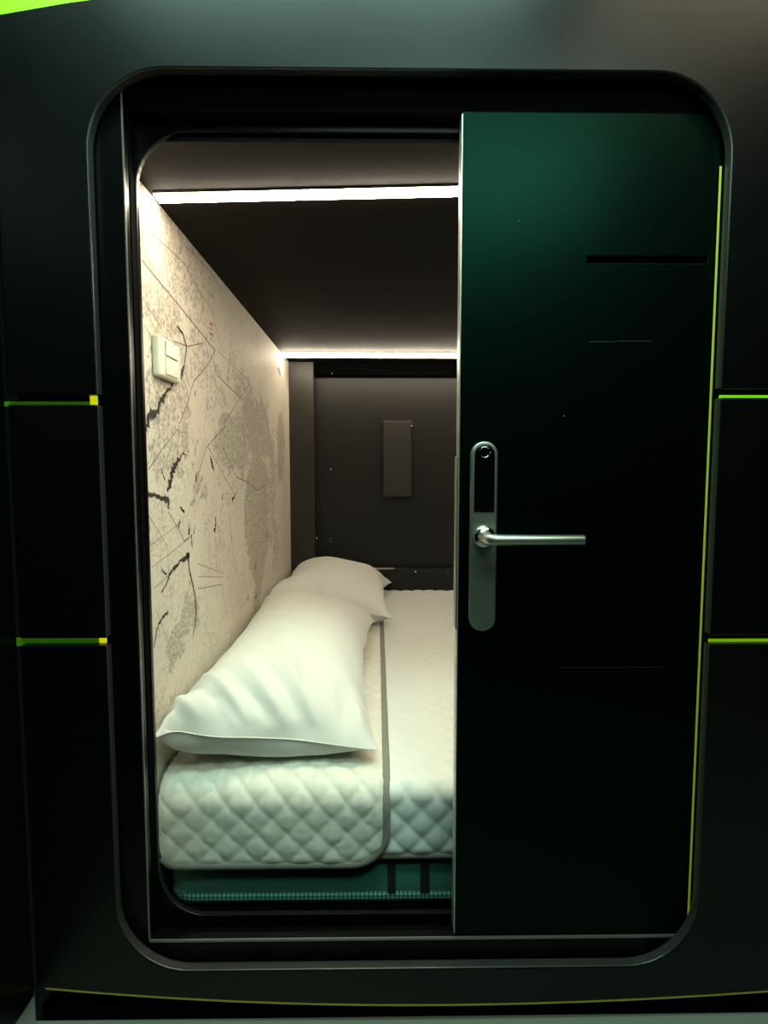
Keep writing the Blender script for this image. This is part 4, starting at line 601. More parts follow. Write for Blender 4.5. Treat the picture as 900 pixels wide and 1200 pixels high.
1164,1025,-148,1203,1023,-149,1242,1023,-150,1281,1024,-153,1320,1027,-165,1354,1041,-155,1391,1030,-154,1430,1030,-159,1468,1036,-153,1512,1029,-156,
1556,1039,-153,1600,1030,-155,1645,1032,-153,1690,1027,-156,1734,1031,-165,1775,1047,-154,1814,1027,-156,1859,1033,-152,1904,1030,-152,1949,1033,-155,
1993,1041,-163,2033,1061,-155,2072,1040,-165,2114,1054,-155,2155,1039,-145,2198,1029,-144,2243,1030,-138,2287,1022,-139,2332,1025,-140,2376,1035,-138,
2420,1029,-124,2459,1011,-123,2503,1018,-118,2548,1014,-116,2592,1024,-114,2631,1046,-76,465,1052,-75,494,1026,-77,533,1023,-79,571,1022,-82,610,1022,
-85,649,1024,-89,688,1024,-96,725,1030,-96,764,1026,-98,803,1026,-104,841,1031,-113,876,1043,-108,914,1035,-118,950,1046,-136,979,1064,-123,1013,1050,
-122,1052,1049,-125,1090,1052,-118,1128,1046,-118,1166,1044,-118,1205,1044,-119,1244,1045,-122,1282,1048,-125,1321,1051,-138,1355,1065,-128,1391,1055,
-126,1430,1054,-131,1468,1060,-123,1511,1051,-120,1556,1050,-123,1601,1051,-125,1646,1052,-136,1689,1060,-151,1731,1067,-130,1768,1052,-125,1812,1050,
-124,1858,1051,-123,1902,1052,-122,1948,1053,-121,1992,1056,-128,2033,1074,-122,2075,1058,-130,2118,1065,-138,2162,1071,-116,2197,1052,-111,2241,1046,
-107,2286,1043,-105,2331,1041,-103,2375,1040,-107,2419,1049,-92,2455,1028,-87,2500,1024,-83,2545,1024,-79,2590,1025,-77,2630,1044,-40,464,1042,-42,503,
1042,-47,541,1044,-53,579,1048,-60,616,1052,-67,654,1055,-65,693,1052,-66,731,1051,-69,770,1050,-72,808,1052,-76,846,1054,-80,884,1057,-88,921,1064,
-115,942,1082,-101,978,1076,-96,1016,1076,-103,1054,1081,-100,1092,1079,-104,1130,1080,-101,1169,1077,-101,1207,1077,-103,1245,1078,-116,1281,1084,
-104,1317,1081,-105,1356,1083,-117,1392,1090,-105,1428,1084,-101,1466,1081,-101,1511,1081,-100,1556,1080,-102,1601,1082,-123,1640,1089,-138,1682,1096,
-123,1724,1090,-112,1767,1084,-104,1811,1080,-101,1856,1080,-100,1901,1081,-103,1946,1085,-96,1991,1083,-92,2036,1082,-96,2081,1083,-121,2114,1100,
-107,2156,1090,-91,2197,1080,-94,2242,1079,-87,2286,1074,-89,2331,1074,-76,2373,1064,-72,2417,1060,-90,2458,1064,-71,2498,1057,-61,2542,1053,-51,2585,
1049,-41,2629,1044,]
PILLOWS['p2'] = [
-927,2747,1297,-924,2784,1273,-972,2804,1293,-973,2749,1285,-939,2777,1314,-970,2795,1271,-961,2819,1308,-935,2825,1259,-959,2868,1305,-961,2865,1250,
-956,2916,1303,-966,2913,1249,-952,2964,1300,-952,2959,1244,-946,3011,1295,-963,3006,1243,-932,3057,1286,-962,3055,1239,-933,3105,1284,-960,3103,1236,
-912,3146,1269,-948,3149,1228,-910,3195,1268,-925,3190,1216,-894,3240,1260,-938,3234,1229,-911,3282,1277,-940,3282,1232,-916,3330,1281,-943,3330,1234,
-914,3378,1281,-939,3379,1232,-911,3426,1280,-935,3427,1230,-895,3471,1271,-928,3475,1226,-900,3519,1274,-915,3521,1220,-907,3567,1279,-929,3566,1227,
-909,3615,1280,-931,3615,1229,-901,3662,1274,-932,3663,1229,-906,3710,1277,-931,3711,1229,-897,3757,1270,-930,3759,1229,-906,3805,1277,-927,3807,1229,
-909,3853,1279,-915,3854,1227,-913,3901,1281,-928,3901,1230,-915,3949,1282,-926,3949,1230,-918,3997,1284,-934,3996,1232,-917,4046,1282,-941,4044,1232,
-911,4093,1278,-944,4092,1233,-914,4142,1279,-949,4141,1235,-924,4189,1285,-952,4189,1237,-927,4237,1287,-951,4237,1237,-926,4285,1287,-950,4286,1237,
-904,4305,1249,-950,4334,1236,-883,4346,1263,-925,4375,1243,-853,4382,1253,-894,4408,1227,-837,4407,1204,-862,4442,1212,-965,2793,1260,-965,2763,1309,
-958,2781,1353,-954,2829,1350,-928,2868,1337,-925,2916,1334,-928,2964,1337,-923,3012,1333,-918,3060,1328,-910,3107,1321,-887,3146,1305,-885,3194,1305,
-879,3242,1301,-871,3290,1296,-889,3329,1317,-885,3377,1314,-886,3426,1315,-880,3474,1312,-868,3520,1305,-878,3567,1312,-882,3615,1315,-876,3663,1310,
-880,3711,1313,-876,3759,1309,-872,3807,1305,-884,3853,1316,-888,3901,1318,-888,3949,1318,-885,3998,1314,-890,4045,1317,-891,4094,1317,-893,4142,1318,
-894,4190,1318,-892,4238,1314,-885,4285,1303,-868,4282,1258,-847,4322,1275,-819,4354,1251,-814,4370,1197,-929,2770,1250,-921,2756,1306,-914,2778,1348,
-910,2826,1356,-910,2869,1377,-903,2917,1372,-896,2965,1368,-885,3010,1355,-884,3058,1356,-880,3106,1353,-870,3153,1345,-847,3191,1326,-838,3238,1318,
-848,3283,1332,-856,3328,1346,-857,3377,1348,-854,3425,1346,-855,3473,1348,-843,3520,1341,-849,3568,1345,-855,3615,1350,-854,3664,1349,-852,3712,1347,
-842,3758,1337,-848,3806,1342,-854,3854,1348,-856,3902,1349,-853,3950,1344,-857,3998,1347,-858,4046,1347,-856,4095,1344,-860,4143,1347,-860,4191,1346,
-852,4237,1332,-843,4281,1315,-833,4259,1273,-810,4300,1282,-788,4323,1246,-791,4333,1190,-890,2750,1243,-878,2755,1300,-871,2781,1340,-868,2820,1369,
-866,2866,1384,-863,2913,1392,-859,2961,1391,-853,3009,1385,-847,3057,1380,-840,3104,1372,-841,3152,1379,-820,3192,1361,-805,3236,1346,-815,3280,1362,
-820,3328,1370,-823,3376,1376,-822,3424,1377,-816,3472,1370,-821,3519,1379,-822,3567,1380,-819,3615,1376,-820,3664,1377,-818,3712,1375,-816,3760,1373,
-811,3808,1367,-820,3854,1376,-818,3902,1370,-821,3950,1374,-822,3999,1374,-820,4047,1369,-822,4095,1372,-822,4144,1370,-816,4183,1343,-808,4231,1337,
-801,4277,1326,-807,4237,1300,-799,4264,1260,-763,4287,1238,-772,4294,1182,-847,2745,1234,-835,2759,1289,-829,2788,1328,-824,2820,1365,-822,2863,1386,
-819,2911,1394,-817,2958,1403,-813,3006,1404,-805,3053,1393,-803,3101,1396,-798,3149,1388,-797,3196,1398,-786,3242,1386,-771,3284,1366,-776,3331,1375,
-781,3378,1388,-786,3423,1403,-785,3472,1401,-781,3520,1397,-785,3567,1404,-784,3616,1403,-783,3664,1400,-777,3711,1391,-777,3759,1392,-783,3807,1400,
-780,3855,1394,-781,3903,1395,-780,3951,1390,-783,3999,1395,-782,4048,1392,-783,4096,1393,-780,4132,1361,-773,4176,1342,-765,4222,1333,-757,4270,1326,
-764,4228,1303,-776,4226,1256,-742,4249,1230,-753,4255,1174,-804,2742,1225,-793,2766,1278,-788,2795,1316,-784,2830,1349,-778,2861,1387,-776,2908,1398,
-773,2956,1403,-770,3003,1413,-766,3051,1414,-762,3100,1411,-755,3146,1399,-756,3192,1415,-745,3237,1402,-736,3284,1393,-734,3332,1390,-743,3375,1411,
-746,3423,1420,-744,3471,1417,-745,3519,1423,-745,3567,1424,-742,3615,1416,-743,3663,1420,-739,3711,1413,-743,3759,1420,-744,3807,1420,-744,3855,1419,
-741,3903,1412,-743,3951,1415,-744,4000,1415,-744,4048,1415,-740,4087,1387,-737,4131,1367,-746,4178,1377,-750,4226,1374,-734,4232,1329,-743,4266,1296,
-738,4248,1251,-763,4287,1237,-759,4298,1181,-761,2741,1217,-753,2776,1264,-746,2805,1303,-741,2826,1346,-735,2861,1379,-732,2905,1400,-729,2952,1409,
-726,3000,1419,-723,3048,1421,-719,3096,1422,-713,3143,1410,-714,3189,1427,-711,3237,1430,-705,3284,1424,-695,3330,1411,-703,3374,1429,-705,3422,1436,
-705,3471,1437,-703,3519,1434,-704,3567,1439,-703,3615,1437,-701,3663,1432,-703,3711,1438,-702,3760,1437,-700,3807,1428,-702,3855,1433,-701,3904,1432,
-700,3952,1426,-701,4000,1428,-701,4048,1421,-696,4085,1391,-701,4134,1393,-704,4182,1386,-709,4230,1389,-711,4261,1353,-703,4252,1306,-705,4274,1263,
-722,4302,1228,-742,4338,1189,-718,2741,1211,-710,2767,1264,-704,2794,1304,-697,2825,1341,-692,2863,1369,-688,2903,1397,-685,2950,1410,-682,2997,1419,
-679,3045,1428,-676,3093,1431,-670,3140,1420,-671,3185,1437,-670,3233,1445,-665,3282,1442,-656,3328,1431,-663,3373,1448,-662,3422,1447,-663,3470,1450,
-662,3518,1452,-662,3567,1452,-660,3615,1447,-661,3663,1451,-660,3711,1450,-660,3760,1448,-658,3808,1441,-659,3856,1445,-658,3904,1437,-659,3952,1441,
-659,4000,1438,-657,4045,1421,-653,4089,1401,-658,4137,1401,-663,4185,1404,-665,4231,1388,-668,4267,1356,-665,4274,1309,-684,4309,1281,-692,4332,1239,
-699,4347,1184,-674,2741,1205,-668,2775,1252,-660,2793,1296,-654,2826,1331,-649,2866,1358,-644,2904,1389,-641,2950,1403,-638,2994,1421,-635,3042,1431,
-632,3090,1438,-628,3137,1430,-628,3183,1445,-626,3232,1448,-624,3279,1460,-617,3326,1451,-621,3373,1462,-620,3421,1461,-620,3470,1460,-619,3518,1456,
-618,3566,1460,-618,3615,1460,-616,3663,1453,-616,3711,1454,-616,3759,1457,-616,3808,1455,-615,3855,1448,-615,3904,1450,-615,3952,1445,-614,3999,1436,
-614,4048,1433,-612,4093,1415,-617,4141,1419,-619,4186,1402,-621,4232,1385,-624,4273,1360,-633,4301,1321,-640,4318,1277,-648,4335,1232,-656,4350,1177,
-631,2741,1199,-625,2763,1253,-617,2794,1289,-612,2832,1318,-605,2864,1354,-600,2903,1382,-598,2947,1401,-594,2992,1419,-591,3039,1430,-589,3086,1441,
-585,3135,1439,-584,3181,1452,-581,3230,1452,-580,3277,1464,-579,3324,1473,-577,3372,1465,-576,3421,1463,-576,3469,1465,-575,3518,1462,-575,3566,1465,
-574,3614,1460,-573,3662,1462,-573,3711,1462,-572,3759,1457,-572,3807,1458,-572,3855,1456,-571,3904,1454,-571,3952,1450,-571,4000,1444,-571,4048,1440,
-571,4096,1431,-573,4141,1414,-575,4186,1396,-578,4232,1380,-584,4264,1345,-589,4301,1314,-597,4316,1269,-605,4335,1225,-612,4347,1169,-587,2745,1194,
-582,2758,1249,-576,2799,1274,-569,2831,1310,-564,2869,1340,-558,2905,1372,-555,2950,1390,-550,2991,1415,-548,3039,1423,-545,3084,1439,-542,3131,1449,
-540,3180,1455,-538,3228,1460,-536,3276,1459,-535,3323,1470,-534,3372,1471,-533,3420,1470,-532,3468,1465,-531,3517,1468,-530,3565,1464,-530,3613,1465,
-529,3662,1464,-529,3710,1462,-528,3759,1460,-528,3807,1455,-528,3855,1456,-528,3903,1448,-527,3951,1446,-527,3999,1437,-527,4048,1435,-529,4094,1420,
-530,4140,1406,-532,4186,1392,-534,4230,1371,-540,4267,1340,-546,4302,1307,-554,4317,1261,-561,4338,1219,-569,4348,1162,-544,2751,1188,-538,2756,1244,
-533,2790,1279,-526,2833,1301,-521,2871,1329,-516,2910,1358,-511,2945,1391,-507,2990,1410,-504,3037,1420,-501,3084,1429,-498,3131,1442,-497,3179,1447,
-494,3227,1455,-492,3275,1462,-491,3323,1466,-490,3371,1464,-489,3419,1468,-488,3468,1468,-487,3516,1466,-486,3564,1463,-486,3613,1463,-485,3661,1463,
-485,3709,1459,-484,3758,1456,-484,3806,1456,-484,3854,1449,-484,3903,1446,-483,3951,1443,-483,3999,1435,-483,4047,1429,-485,4094,1415,-486,4139,1399,
-490,4183,1378,-491,4228,1361,-498,4263,1328,-503,4302,1300,-510,4323,1257,-518,4339,1211,-528,4364,1161,-502,2763,1183,-495,2756,1238,-489,2787,1275,
-483,2822,1308,-478,2862,1335,-473,2902,1361,-467,2943,1386,-464,2991,1397,-460,3036,1414,-458,3083,1423,-455,3130,1434,-453,3178,1440,-451,3226,1449,
-449,3274,1452,-448,3322,1454,-446,3370,1461,-445,3419,1462,-444,3467,1460,-444,3515,1459,-442,3564,1462,-442,3612,1461,-441,3660,1458,-441,3709,1456,
-440,3757,1451,-440,3806,1450,-440,3854,1446,-440,3901,1436,-440,3950,1433,-441,3997,1423,-440,4045,1419,-442,4092,1405,-444,4136,1386,-446,4182,1371,
-449,4226,1351,-454,4266,1325,-459,4302,1292,-467,4320,1248,-474,4348,1209,-485,4373,1158,-460,2752,1177,-451,2755,1232,-445,2786,1269,-440,2819,1304,
-434,2859,1331,-429,2902,1353,-424,2942,1379,-421,2990,1390,-417,3035,1407,-414,3082,1419,-411,3129,1427,-409,3177,1434,-407,3225,1441,-405,3273,1447,
-404,3321,1450,-403,3370,1450,-402,3418,1452,-400,3466,1457,-399,3515,1457,-399,3563,1454,-399,3611,1452,-397,3660,1455,-397,3708,1452,-396,3757,1449,
-397,3804,1441,-396,3853,1437,-396,3901,1432,-397,3949,1423,-397,3996,1418,-397,4044,1411,-399,4091,1396,-400,4137,1382,-404,4178,1357,-409,4220,1332,
-411,4265,1316,-416,4302,1285,-423,4324,1242,-431,4356,1207,-441,4378,1154,-416,2748,1171,-408,2754,1225,-403,2790,1258,-397,2824,1292,-391,2856,1328,
-385,2897,1352,-380,2941,1373,-377,2987,1386,-374,3035,1396,-371,3081,1409,-368,3129,1419,-366,3176,1428,-365,3224,1430,-363,3272,1436,-361,3321,1439,
-359,3369,1445,-358,3417,1448,-357,3465,1448,-356,3514,1447,-355,3562,1451,-354,3611,1450,-354,3659,1446,-354,3707,1442,-353,3756,1440,-353,3804,1438,
-353,3852,1432,-354,3900,1421,-353,3948,1417,-355,3995,1405,-354,4043,1399,-356,4089,1384,-359,4134,1368,-361,4180,1353,-366,4218,1323,-371,4259,1299,
-372,4303,1278,-381,4336,1244,-388,4353,1199,-398,4384,1150,-373,2747,1164,-365,2754,1219,-359,2789,1252,-354,2816,1291,-347,2853,1322,-342,2897,1342,
-337,2940,1364,-334,2987,1377,-330,3033,1390,-328,3080,1401,-325,3128,1408,-323,3175,1418,-321,3224,1424,-320,3272,1426,-318,3320,1432,-317,3368,1435,
-315,3416,1437,-313,3465,1444,-312,3513,1443,-312,3561,1441,-311,3610,1440,-310,3658,1442,-310,3707,1439,-309,3755,1436,-310,3803,1427,-310,3851,1422,
-310,3899,1416,-310,3947,1410,-311,3994,1398,-312,4041,1387,-312,4089,1378,-315,4135,1363,-318,4179,1344,-322,4221,1320,-327,4262,1296,-331,4298,1262,
-337,4339,1239,-344,4353,1192,-354,4388,1147,-330,2755,1158,-321,2753,1212,-316,2782,1251,-310,2812,1288,-304,2854,1311,-299,2895,1337,-294,2941,1353,
-290,2985,1371,-287,3032,1383,-285,3080,1389,-282,3127,1401,-280,3175,1408,-278,3223,1414,-276,3271,1419,-275,3319,1421,-273,3367,1428,-271,3416,1431,
-270,3464,1433,-269,3512,1435,-268,3561,1435,-268,3609,1434,-267,3658,1432,-267,3706,1427,-266,3754,1427,-266,3802,1423,-266,3850,1417,-267,3898,1405,
-268,3945,1397,-268,3993,1390,-269,4041,1380,-271,4086,1363,-272,4133,1352,-276,4176,1330,-280,4219,1309,-283,4264,1290,-288,4305,1264,-293,4341,1233,
-300,4357,1188,-310,4393,1142,-289,2740,1153,-278,2754,1205,-273,2788,1240,-267,2812,1281,-260,2849,1312,-255,2894,1330,-250,2938,1349,-247,2985,1361,
-245,3032,1369,-242,3079,1382,-240,3127,1388,-237,3175,1396,-235,3223,1402,-233,3270,1411,-231,3318,1416,-230,3367,1418,-229,3415,1421,-227,3463,1426,
-226,3511,1427,-226,3560,1424,-225,3608,1425,-224,3656,1422,-224,3705,1421,-224,3753,1415,-223,3801,1413,-223,3849,1405,-223,3897,1399,-224,3945,1391,
-225,3991,1377,-226,4039,1367,-228,4086,1356,-230,4130,1337,-232,4177,1324,-236,4220,1303,-240,4262,1278,-244,4305,1257,-252,4335,1219,-259,4372,1190,
-267,4397,1137,-246,2732,1148,-235,2758,1195,-230,2790,1231,-223,2809,1275,-217,2848,1303,-213,2894,1318,-208,2938,1340,-205,2985,1347,-202,3031,1362,
-199,3079,1371,-196,3126,1379,-194,3174,1386,-192,3222,1393,-191,3270,1396,-189,3318,1404,-187,3366,1410,-185,3414,1414,-186,3462,1410,-184,3511,1412,
-182,3559,1416,-181,3607,1416,-181,3656,1415,-180,3704,1413,-180,3752,1409,-181,3800,1400,-180,3848,1398,-181,3896,1388,-181,3944,1380,-181,3991,1373,
-183,4038,1361,-184,4085,1348,-187,4130,1330,-189,4176,1314,-193,4219,1293,-197,4263,1272,-201,4304,1248,-208,4337,1212,-215,4373,1181,-224,4401,1130,
-202,2728,1143,-194,2766,1182,-187,2782,1228,-180,2807,1269,-174,2847,1296,-169,2893,1310,-164,2937,1330,-162,2984,1341,-159,3031,1349,-156,3079,1359,
-155,3127,1365,-153,3175,1371,-151,3222,1378,-148,3270,1386,-148,3318,1388,-145,3366,1396,-147,3414,1392,-143,3462,1398,-141,3510,1402,-139,3558,1406,
-139,3607,1405,-139,3655,1401,-138,3703,1402,-138,3751,1395,-137,3799,1394,-138,3847,1386,-137,3895,1382,-138,3943,1374,-139,3990,1363,-141,4036,1347,
-142,4083,1336,-145,4127,1316,-147,4173,1302,-151,4216,1279,-155,4259,1258,-159,4302,1237,-165,4340,1207,-173,4368,1168,-181,4401,1120,-159,2725,1137,
-152,2750,1185,-143,2782,1221,-136,2804,1264,-130,2845,1288,-126,2891,1303,-123,2938,1314,-119,2984,1329,-117,3031,1337,-115,3079,1345,-112,3127,1352,
-110,3174,1359,-108,3222,1366,-106,3270,1373,-105,3318,1378,-104,3366,1379,-106,3415,1375,-109,3463,1371,-106,3511,1376,-99,3557,1387,-97,3605,1390,
-96,3654,1393,-95,3702,1389,-96,3750,1382,-94,3798,1384,-94,3846,1378,-94,3894,1372,-96,3941,1360,-98,3988,1348,-97,4036,1340,-99,4082,1327,-101,4128,
1310,-105,4171,1290,-108,4216,1271,-111,4260,1251,-116,4301,1225,-123,4336,1193,-130,4372,1161,-138,4401,1111,-115,2724,1132,-110,2740,1185,-102,2766,
1224,-93,2800,1258,-88,2845,1276,-85,2892,1287,-80,2937,1305,-79,2985,1311,-75,3032,1321,-76,3080,1324,-73,3128,1332,-73,3176,1336,-69,3223,1346,-69,
3271,1349,-73,3320,1347,-66,3366,1356,-71,3414,1348,-68,3462,1354,-65,3510,1360,-62,3558,1364,-65,3606,1360,-56,3652,1372,-54,3700,1373,-53,3748,1372,
-52,3797,1370,-52,3845,1366,-52,3893,1361,-53,3940,1351,-54,3987,1339,-55,4034,1327,-59,4078,1308,-59,4126,1299,-62,4171,1281,-66,4213,1258,-69,4258,
1239,-74,4297,1211,-79,4337,1185,-87,4371,1150,-95,4401,1102,-71,2724,1128,-67,2729,1183,-59,2762,1218,-50,2800,1247,-47,2846,1260,-41,2890,1281,-40,
2938,1287,-38,2985,1295,-36,3033,1301,-36,3081,1305,-38,3130,1305,-34,3177,1315,-33,3225,1320,-35,3273,1320,-38,3321,1320,-42,3370,1319,-31,3415,1331,
-36,3463,1324,-28,3510,1335,-26,3558,1339,-25,3606,1340,-25,3655,1342,-38,3700,1332,-27,3747,1336,-20,3794,1340,-27,3841,1329,-17,3888,1334,-14,3936,
1330,-15,3984,1320,-20,4028,1301,-18,4076,1294,-20,4121,1278,-19,4169,1270,-22,4213,1250,-26,4256,1229,-31,4295,1201,-37,4336,1174,-44,4369,1140,-52,
4402,1093,-29,2735,1124,-24,2724,1178,-16,2758,1210,-8,2800,1235,-4,2845,1251,-10,2893,1249,-7,2941,1258,-2,2988,1269,-2,3036,1273,1,3083,1281,1,3131,
1285,2,3180,1289,0,3228,1291,-11,3274,1283,-18,3322,1281,-7,3368,1293,-5,3416,1295,3,3463,1303,5,3511,1306,2,3559,1305,-4,3607,1302,3,3655,1308,-8,
3701,1301,-17,3748,1294,5,3790,1304,9,3838,1304,14,3886,1303,4,3932,1290,21,3977,1294,16,4022,1277,20,4070,1271,20,4118,1261,21,4165,1252,20,4211,1239,
15,4252,1213,12,4296,1194,6,4335,1165,0,4370,1131,-9,4404,1086,7,2711,1119,19,2718,1173,27,2757,1200,33,2801,1220,22,2848,1215,26,2895,1224,30,2942,
1234,32,2990,1241,34,3038,1248,34,3086,1252,34,3134,1256,30,3182,1256,28,3230,1257,22,3278,1255,10,3324,1247,24,3368,1262,28,3416,1266,32,3464,1270,30,
3512,1270,21,3560,1265,27,3607,1271,30,3655,1273,15,3700,1262,19,3748,1268,15,3796,1262,-6,3839,1262,24,3877,1261,40,3922,1266,50,3969,1262,54,4017,
1254,54,4064,1243,53,4111,1232,44,4156,1215,49,4203,1206,58,4251,1202,55,4295,1182,48,4331,1152,43,4372,1126,34,4405,1080,48,2696,1113,62,2715,1163,69,
2757,1187,64,2805,1188,57,2853,1189,49,2901,1187,61,2945,1202,64,2993,1211,61,3041,1213,58,3089,1215,54,3137,1217,39,3183,1213,46,3231,1217,48,3279,
1220,46,3327,1221,43,3375,1222,25,3420,1222,43,3464,1227,50,3512,1230,49,3561,1231,48,3609,1232,48,3657,1233,47,3706,1233,20,3745,1224,1,3789,1221,6,
3837,1220,12,3885,1220,42,3923,1222,71,3961,1224,78,4009,1218,80,4056,1209,80,4104,1198,71,4148,1181,83,4195,1180,87,4242,1170,95,4290,1165,92,4334,
1147,87,4375,1121,78,4407,1074,90,2682,1108,104,2714,1151,91,2761,1149,83,2809,1149,85,2857,1155,84,2905,1160,82,2953,1165,71,3000,1168,48,3042,1170,
53,3090,1171,65,3137,1174,60,3185,1174,52,3233,1173,60,3281,1177,58,3329,1179,46,3376,1178,32,3422,1179,50,3467,1184,64,3513,1188,60,3561,1189,63,3610,
1190,63,3658,1191,60,3706,1191,41,3751,1186,20,3794,1181,-1,3838,1177,34,3870,1184,62,3909,1185,78,3955,1181,92,4001,1177,101,4048,1171,105,4096,1163,
97,4140,1146,110,4187,1146,121,4234,1143,130,4281,1140,132,4328,1130,131,4374,1115,121,4409,1069,132,2671,1102,125,2719,1101,118,2766,1101,111,2814,
1102,103,2862,1104,95,2909,1106,83,2956,1110,54,2995,1116,67,3041,1119,69,3090,1119,71,3138,1119,72,3186,1120,73,3235,1121,69,3283,1122,50,3327,1123,
39,3374,1123,58,3418,1129,70,3465,1132,74,3513,1134,71,3561,1134,69,3610,1135,67,3658,1136,64,3706,1137,31,3742,1134,9,3784,1130,38,3819,1146,50,3865,
1134,60,3912,1132,50,3959,1135,79,3997,1125,96,4041,1117,111,4086,1109,126,4131,1102,137,4178,1099,147,4225,1098,160,4272,1097,171,4319,1095,168,4364,
1079,165,4409,1062,-949,2744,1238,-974,2781,1221,-947,2819,1209,-936,2866,1205,-960,2907,1198,-964,2955,1194,-968,3003,1190,-969,3051,1186,-969,3099,
1182,-972,3147,1178,-965,3195,1178,-956,3242,1177,-934,3285,1178,-953,3330,1181,-953,3378,1180,-951,3426,1179,-949,3475,1177,-944,3523,1176,-937,3571,
1175,-922,3616,1178,-936,3662,1177,-939,3711,1177,-941,3759,1176,-941,3808,1176,-938,3856,1177,-929,3903,1175,-943,3949,1177,-946,3998,1177,-947,4046,
1178,-946,4094,1179,-941,4142,1182,-930,4189,1189,-935,4237,1186,-937,4285,1184,-937,4334,1183,-898,4341,1211,-884,4379,1184,-915,2772,1237,-939,2800,
1204,-965,2820,1169,-936,2858,1161,-942,2906,1158,-948,2953,1153,-957,3001,1147,-950,3049,1146,-958,3096,1140,-957,3144,1137,-954,3193,1135,-951,3241,
1133,-944,3289,1135,-923,3330,1149,-929,3378,1144,-938,3425,1136,-938,3473,1134,-935,3521,1133,-922,3568,1134,-928,3615,1134,-923,3664,1135,-933,3711,
1133,-928,3759,1134,-931,3808,1133,-929,3856,1134,-939,3903,1132,-929,3950,1135,-933,3999,1135,-931,4047,1136,-928,4095,1139,-915,4141,1146,-906,4189,
1152,-907,4237,1151,-907,4285,1151,-912,4333,1147,-882,4313,1180,-857,4351,1162,-915,2807,1209,-919,2778,1171,-932,2812,1140,-942,2854,1118,-941,2902,
1114,-939,2950,1110,-931,2998,1112,-937,3046,1104,-929,3093,1107,-928,3142,1103,-928,3190,1100,-920,3238,1102,-917,3286,1101,-899,3329,1112,-911,3375,
1103,-919,3422,1097,-922,3471,1093,-925,3519,1090,-923,3567,1090,-913,3615,1093,-919,3662,1091,-921,3711,1090,-921,3759,1090,-921,3808,1090,-920,3856,
1090,-913,3904,1096,-918,3951,1092,-912,3999,1096,-911,4048,1098,-907,4096,1100,-900,4143,1105,-886,4189,1113,-894,4237,1109,-884,4284,1114,-880,4332,
1116,-875,4291,1142,-834,4314,1156,-874,2791,1209,-877,2785,1161,-890,2818,1129,-903,2853,1098,-909,2899,1083,-909,2947,1078,-907,2995,1075,-900,3043,
1080,-903,3090,1071,-901,3139,1068,-898,3187,1067,-895,3235,1066,-889,3283,1066,-875,3329,1075,-890,3374,1065,-894,3421,1060,-892,3470,1061,-897,3518,
1056,-900,3566,1052,-901,3614,1050,-899,3663,1052,-896,3711,1054,-891,3759,1058,-891,3807,1057,-891,3856,1057,-886,3904,1061,-893,3951,1056,-889,4000,
1059,-884,4048,1062,-880,4096,1065,-868,4141,1075,-865,4190,1074,-875,4237,1069,-873,4285,1071,-846,4320,1091,-838,4282,1120,-823,4272,1165,-855,2763,
1182,-838,2805,1166,-849,2835,1130,-861,2866,1094,-872,2896,1059,-872,2944,1054,-870,2992,1051,-865,3040,1054,-868,3088,1044,-867,3136,1040,-861,3184,
1043,-861,3232,1037,-856,3280,1038,-850,3328,1040,-866,3372,1029,-866,3421,1026,-867,3469,1024,-867,3518,1023,-863,3566,1028,-865,3614,1024,-866,3662,
1023,-866,3710,1022,-863,3759,1024,-861,3807,1025,-860,3855,1025,-859,3904,1026,-855,3951,1034,-858,3999,1026,-855,4047,1029,-851,4095,1032,-840,4141,
1042,-849,4188,1034,-848,4237,1035,-847,4285,1036,-838,4278,1083,-796,4280,1106,-788,4296,1151,-811,2763,1175,-819,2784,1132,-811,2826,1110,-826,2852,
1071,-830,2894,1048,-830,2941,1039,-830,2989,1032,-830,3037,1027,-827,3086,1028,-825,3134,1028,-828,3180,1015,-827,3228,1010,-827,3277,1006,-826,3325,
1004,-826,3373,1009,-825,3421,1010,-824,3469,1016,-824,3518,1018,-824,3565,1008,-824,3613,1009,-823,3662,1011,-822,3710,1014,-818,3758,1023,-817,3806,
1024,-816,3854,1024,-815,3903,1022,-816,3951,1014,-814,3997,1025,-813,4045,1015,-812,4093,1011,-810,4141,1009,-806,4188,1022,-805,4236,1024,-803,4284,
1028,-795,4283,1076,-796,4324,1101,-756,4310,1124,-769,2755,1164,-776,2779,1122,-781,2807,1084,-784,2848,1058,-787,2892,1038,-788,2940,1028,-788,2988,
1020,-788,3036,1015,-787,3084,1011,-786,3132,1008,-785,3180,1005,-784,3228,1013,-783,3276,1003,-783,3324,1007,-782,3372,1011,-781,3420,1006,-781,3469,
1006,-781,3517,1005,-781,3564,1015,-780,3613,1014,-779,3661,1014,-779,3709,1004,-778,3757,1004,-778,3805,1004,-777,3854,1004,-775,3902,1003,-773,3950,
1004,-773,3998,1010,-769,4045,1021,-768,4092,1008,-766,4140,1005,-765,4188,1006,-761,4235,1018,-760,4284,1021,-752,4288,1068,-754,4332,1089,-750,4352,
1133,-726,2750,1155,-733,2775,1113,-738,2807,1077,-740,2851,1056,-743,2892,1031,-744,2939,1021,-744,2987,1018,-744,3034,1006,-743,3083,1004,-742,3131,
1008,-741,3179,1005,-740,3228,1011,-739,3275,1003,-739,3324,1006,-738,3372,1011,-738,3420,1009,-737,3468,1003,-738,3515,1013,-738,3563,1006,-737,3611,
1003,-736,3660,1004,-735,3708,1006,-735,3756,1012,-735,3804,1014,-733,3852,1009,-731,3901,1008,-730,3949,1013,-729,3996,1004,-725,4042,1018,-725,4091,
1019,-723,4139,1012,-721,4187,1007,-719,4235,1006,-716,4283,1016,-709,4294,1061,-711,4337,1083,-707,4357,1127,-683,2746,1146,-689,2772,1105,-694,2809,
